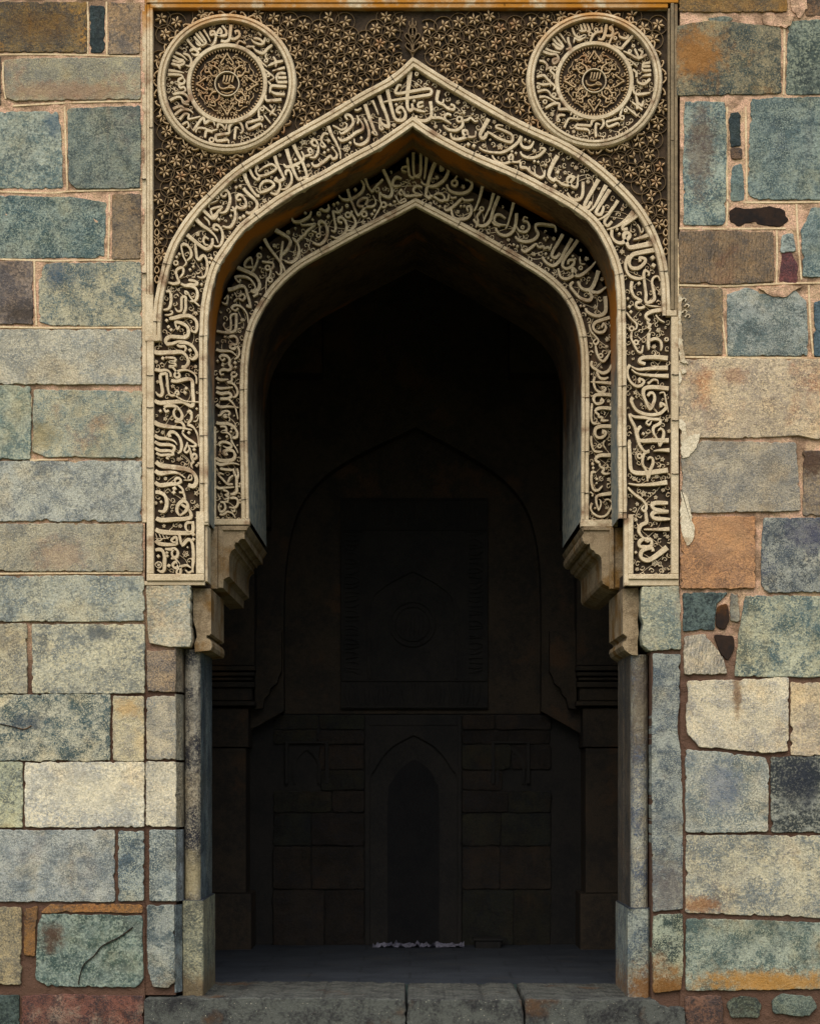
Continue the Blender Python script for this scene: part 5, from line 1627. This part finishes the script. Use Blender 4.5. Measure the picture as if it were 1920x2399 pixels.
# capitals
pl_ = [(449, 1374), (491, 1376), (491, 1482), (486, 1486), (481, 1485), (480, 1492), (488, 1495), (492, 1502), (493, 1512), (490, 1521), (453, 1525), (452, 1505), (458, 1490), (455, 1470), (449, 1450)]
mb = MB(); mb.prism(pl_, .09, .92); mb.build('capital', CORB, jl)
pr_ = [(1498, 1374), (1461, 1376), (1462, 1482), (1468, 1486), (1472, 1490), (1470, 1498), (1463, 1500), (1461, 1510), (1466, 1520), (1475, 1527), (1484, 1532), (1497, 1533), (1496, 1500), (1499, 1480), (1496, 1450), (1500, 1420)]
mb = MB(); mb.prism(pr_, .09, .92); mb.build('capital', CORB, jr)
for j, a, b in ((jl, 339, 452), (jr, 1498, 1600)):
    mb = MB(); mb.pbox(a if j is jl else 1524, 424 if j is jl else b, 1371.5, 2342, .20, .86); mb.pbox(a if j is jl else 1545, 398 if j is jl else b, 1371.5, 2342, .8601, BACK); mb.build('core', MORT, j)

# ------------------------------------------------------------------ door sill
sill = thing('door_sill', 'long pitted dark stone step across the foot of the doorway', 'step', W(940, 2399, 0))
for p in ([(341, 2338), (620, 2336), (948, 2339), (950, 2430), (341, 2430)], [(955, 2341), (1222, 2340), (1224, 2430), (954, 2430)], [(1230, 2340), (1400, 2341), (1532, 2342), (1545, 2356), (1600, 2360), (1602, 2430), (1230, 2430)]):
    mb = MB(); block(mb, p, -.05, 2.2, 6, 0, .90, p[0][0], 2.0); mb.build('step_stone', SILL, sill)
mb = MB(); mb.pbox(330, 1610, 2415, 2545, -.075, .85, 0, 3); mb.build('step_base', SILL, sill)

# ------------------------------------------------------------------ the dark hall behind
YB = 3.92
fl = MB(); x0, x1 = W(-900, 0, BACK).x, W(2800, 0, BACK).x
rows = []
for j in range(25):
    Y = .88 + (5.2 - .88) * j / 24
    rows.append([(x0 + (x1 - x0) * i / 60, Y, -.004 + .006 * noise.noise((i * .7, Y * 3, 1))) for i in range(61)])
fl.grid(rows); fl.build('hall_floor', FLOOR, None, kind='structure')
hall = thing('prayer_hall', 'dark hall seen through the doorway, brown plaster walls and vault', 'hall', (0, 3.0, 0))
mb = MB(); X0, X1 = -3.9, 3.9; ZT = 6.9
mb.add([(X0, BACK, 0), (X0, 5.2, 0), (X0, 5.2, ZT), (X0, BACK, ZT)], [(0, 1, 2, 3)]); mb.add([(X1, BACK, 0), (X1, 5.2, 0), (X1, 5.2, ZT), (X1, BACK, ZT)], [(0, 3, 2, 1)])
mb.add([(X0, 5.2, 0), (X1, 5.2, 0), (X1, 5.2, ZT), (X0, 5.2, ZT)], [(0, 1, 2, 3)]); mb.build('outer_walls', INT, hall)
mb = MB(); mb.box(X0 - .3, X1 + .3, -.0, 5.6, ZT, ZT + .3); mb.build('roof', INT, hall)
mb = MB(); a = offs(E6, 17); ctr = (966, 1222); wd = [to_rect(p, -900, 2800, -900, 1260) for p in a]     # back of the front wall, round the arch
mb.grid([[P(*p, BACK, PB) for p in a], [P(*p, BACK, PB) for p in wd]])
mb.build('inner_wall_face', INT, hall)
# back wall: upper plaster in a pointed recess, lower courses of stone, prayer niche
bw = thing('mihrab_wall', 'shadowed back wall with a carved dark panel above a pointed prayer niche', 'wall', W(968, 2212, YB))
def bp(x, y, Y=YB): return P(x, y, Y, YB)
def bbox(mb, x0, x1, y0, y1, Ya, Yb=None, b=1.0): mb.pbox(x0, x1, y0, y1, Ya, YB + .5 if Yb is None else Yb, YB, b)
AL = [(668, 1668), (668, 1400), (676, 1300), (700, 1200), (760, 1122), (850, 1068), (920, 1035), (973, 1010)]
AR = [(973, 1010), (1030, 1038), (1100, 1078), (1180, 1130), (1235, 1200), (1258, 1300), (1264, 1400), (1264, 1668)]
A = join(AL, AR, 16); ctr = (968, 1500)
mb = MB(); mb.grid([[bp(*p, YB - .18) for p in A], [bp(*to_rect(p, 520, 1420, 250, 2212), YB - .18) for p in A]])
for sx, cx_ in ((520, 520), (1420, 1420)): mb.add([bp(sx, 250, YB - .18), bp(sx, 900, YB - .18), bp(968, 250, YB - .18)], [(0, 1, 2)])
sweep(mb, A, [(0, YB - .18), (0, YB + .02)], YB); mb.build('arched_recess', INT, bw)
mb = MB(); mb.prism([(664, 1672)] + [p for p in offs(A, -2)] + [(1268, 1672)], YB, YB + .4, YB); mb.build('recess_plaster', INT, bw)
mb = MB(); bbox(mb, 798, 1142, 1168, 1662, YB - .03, YB + .1); cp = mb.build('carved_panel', INTD, bw)
mb = MB(); rs = random.Random(9)
for x0_, x1_, y0_, y1_ in ((806, 1134, 1598, 1655), (806, 1134, 1176, 1240), (806, 846, 1250, 1590), (1094, 1134, 1250, 1590)):
    bbox(mb, x0_ - 5, x1_ + 5, y1_ + 1, y1_ + 4, YB - .045, YB); bbox(mb, x0_ - 5, x1_ + 5, y0_ - 4, y0_ - 1, YB - .045, YB)
    n = int((x1_ - x0_) / 11) if x1_ - x0_ > 100 else int((y1_ - y0_) / 11)
    for k in range(n):                                        # rows of tall letters, too dark to read
        if x1_ - x0_ > 100:
            x = x0_ + 5 + k * 11 + rs.uniform(-2, 2); ribbon(mb, [(x, y0_ + rs.uniform(4, 14)), (x + rs.uniform(-3, 3), y0_ + 30), (x + rs.uniform(-8, 8), y1_ - 6)], 4.5, 3, YB - .043 + rs.uniform(-.003, .003), YB - .03, YB)
        else:
            y = y0_ + 5 + k * 11 + rs.uniform(-2, 2); ribbon(mb, [(x0_ + 4, y), (x0_ + 20, y + rs.uniform(-3, 3)), (x1_ - 5, y + rs.uniform(-8, 8))], 4.5, 3, YB - .043 + rs.uniform(-.003, .003), YB - .03, YB)
ring(mb, 966, 1462, 52, 5, YB - .046, YB - .03, YB); ring(mb, 966, 1462, 40, 3, YB - .044, YB - .03, YB)
for k in range(6): ribbon(mb, [(940 + k * 10, 1436), (941 + k * 10, 1460), (936 + k * 11, 1484)], 4, 3, YB - .0435 - k * .0004, YB - .03, YB)
sweep(mb, crom([(866, 1590), (866, 1420), (900, 1372), (966, 1336)], 9)[:-1] + crom([(966, 1336), (1032, 1372), (1066, 1420), (1066, 1590)], 9), [(-4, YB - .03), (-4, YB - .05), (4, YB - .05), (4, YB - .03)], YB)
mb.build('carved_writing', INTD, cp)
rs = random.Random(17); y = 1674                              # lower courses
for h in (36, 34, 60, 48, 52, 78, 102, 132):
    for lo_, hi_ in ((640, 854), (1081, 1290)):
        x = lo_
        while x < hi_ - 5:
            wd_ = rs.uniform(70, 140)
            if hi_ - x - wd_ < 60: wd_ = hi_ - x
            skip = 1735 < y + h / 2 < 1838 and (666 < x + wd_ / 2 < 772 or 1150 < x + wd_ / 2 < 1242)
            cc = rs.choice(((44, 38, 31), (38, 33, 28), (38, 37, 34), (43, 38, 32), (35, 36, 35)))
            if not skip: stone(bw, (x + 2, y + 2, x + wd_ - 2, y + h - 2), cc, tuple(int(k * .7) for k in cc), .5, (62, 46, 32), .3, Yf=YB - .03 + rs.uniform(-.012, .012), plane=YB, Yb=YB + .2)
            x += wd_
    y += h
mb = MB(); bbox(mb, 560, 1380, 1674, 2216, YB - .005, YB + .5); mb.build('lower_core', INTD, bw)
M1 = crom([(866, 2212), (866, 1860), (880, 1800), (916, 1752), (968, 1722)], 9)[:-1] + crom([(968, 1722), (1020, 1752), (1056, 1800), (1072, 1860), (1072, 2212)], 9)
M2 = crom([(908, 2212), (908, 1880), (918, 1832), (940, 1800), (970, 1778)], 9)[:-1] + crom([(970, 1778), (1002, 1800), (1020, 1832), (1028, 1880), (1028, 2212)], 9)
mb = MB(); bbox(mb, 855, 866, 1676, 2214, YB - .05); bbox(mb, 1071, 1080, 1676, 2214, YB - .05); bbox(mb, 866, 1071, 1676, 1700, YB - .047)
ctr = (968, 1900)
mb.grid([[bp(*p, YB - .04) for p in M1], [bp(*to_rect(p, 864, 1073, 1690, 2214), YB - .04) for p in M1]])
sweep(mb, M1, [(0, YB - .04), (0, YB - .012)], YB)
a, b = resample(M1, 80), resample(M2, 80); mb.grid([[bp(*p, YB - .012) for p in a], [bp(*p, YB - .012) for p in b]])
mb.build('prayer_niche', INTD, bw)
mb = MB(); mb.prism([(905, 2214)] + offs(M2, -3) + [(1031, 2214)], YB - .0085, YB - .002, YB); mb.build('niche_back', VOID, bw)
for x0_, x1_ in ((668, 770), (1150, 1240)):
    mb = MB(); bbox(mb, x0_, x1_, 1737, 1742, YB - .045, YB); bbox(mb, x0_, x0_ + 8, 1742, 1836, YB - .045, YB); bbox(mb, x1_ - 8, x1_, 1742, 1836, YB - .045, YB)
    m_ = (x0_ + x1_) / 2
    sweep(mb, crom([(m_ - 26, 1836), (m_ - 26, 1790), (m_ - 14, 1768), (m_, 1756)], 6)[:-1] + crom([(m_, 1756), (m_ + 14, 1768), (m_ + 26, 1790), (m_ + 26, 1836)], 6), [(-6, YB - .006), (-6, YB - .03), (0, YB - .03), (0, YB - .006)], YB)
    mb.build('wall_niche', INTD, bw)
# piers carrying the cross arches
for sx, lb in ((-1, 'shadowed moulded pier on the left side of the hall'), (1, 'shadowed moulded pier on the right side of the hall')):
    pr = thing('hall_pier', lb, 'pier', W(550 if sx < 0 else 1400, 2212, YB - .3), 'piers inside the hall')
    X = (lambda x: x) if sx < 0 else (lambda x: 1936 - x + 10)
    def pb(mb, x0_, x1_, y0_, y1_, d=0.0):
        a_, b_ = sorted((X(x0_), X(x1_))); mb.pbox(a_, b_, y0_, y1_, YB - .42 - d, YB + .3, YB, 1.5)
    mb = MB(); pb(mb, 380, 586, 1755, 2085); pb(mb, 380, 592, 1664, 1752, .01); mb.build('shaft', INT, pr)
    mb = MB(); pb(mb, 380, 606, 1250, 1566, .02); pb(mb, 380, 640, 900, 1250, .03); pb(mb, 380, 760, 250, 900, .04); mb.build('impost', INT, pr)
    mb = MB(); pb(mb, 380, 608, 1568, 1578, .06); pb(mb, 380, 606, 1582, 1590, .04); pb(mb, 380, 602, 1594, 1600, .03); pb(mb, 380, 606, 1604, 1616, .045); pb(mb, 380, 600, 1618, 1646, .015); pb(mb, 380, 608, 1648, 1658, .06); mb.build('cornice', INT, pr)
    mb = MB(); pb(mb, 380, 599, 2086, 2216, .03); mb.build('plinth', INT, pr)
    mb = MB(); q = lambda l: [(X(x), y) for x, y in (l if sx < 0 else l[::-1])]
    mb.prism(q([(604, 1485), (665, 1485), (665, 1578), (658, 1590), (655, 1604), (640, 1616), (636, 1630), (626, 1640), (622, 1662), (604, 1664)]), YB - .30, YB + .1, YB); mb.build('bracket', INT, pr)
# litter at the foot of the niche and a low dark block
lt = MB(); rs = random.Random(4); rows = []
for j in range(9):
    rows.append([bp(874 + i * 5.4, 2216, YB - .30 + j * .028) + Vector((0, 0, .012 + .05 * max(0, noise.noise((i * .45, j * .6, 2))) + .03 * max(0, noise.noise((i * 1.1, j * 1.3, 5))))) for i in range(40)])
lt.grid(rows); lo = lt.build('plastic_sheet', PLASTIC, None)
lo['label'] = 'crumpled pale plastic sheet lying on the floor at the foot of the niche'; lo['category'] = 'litter'
bx = MB(); bx.pbox(1110, 1168, 2196, 2216, YB - .34, YB - .10, YB, 2); bx.pbox(1106, 1172, 2191, 2197, YB - .35, YB - .09, YB, 2); bo = bx.build('low_block', INTD, None)
bo['label'] = 'low dark slab lying on the hall floor right of the niche'; bo['category'] = 'slab'
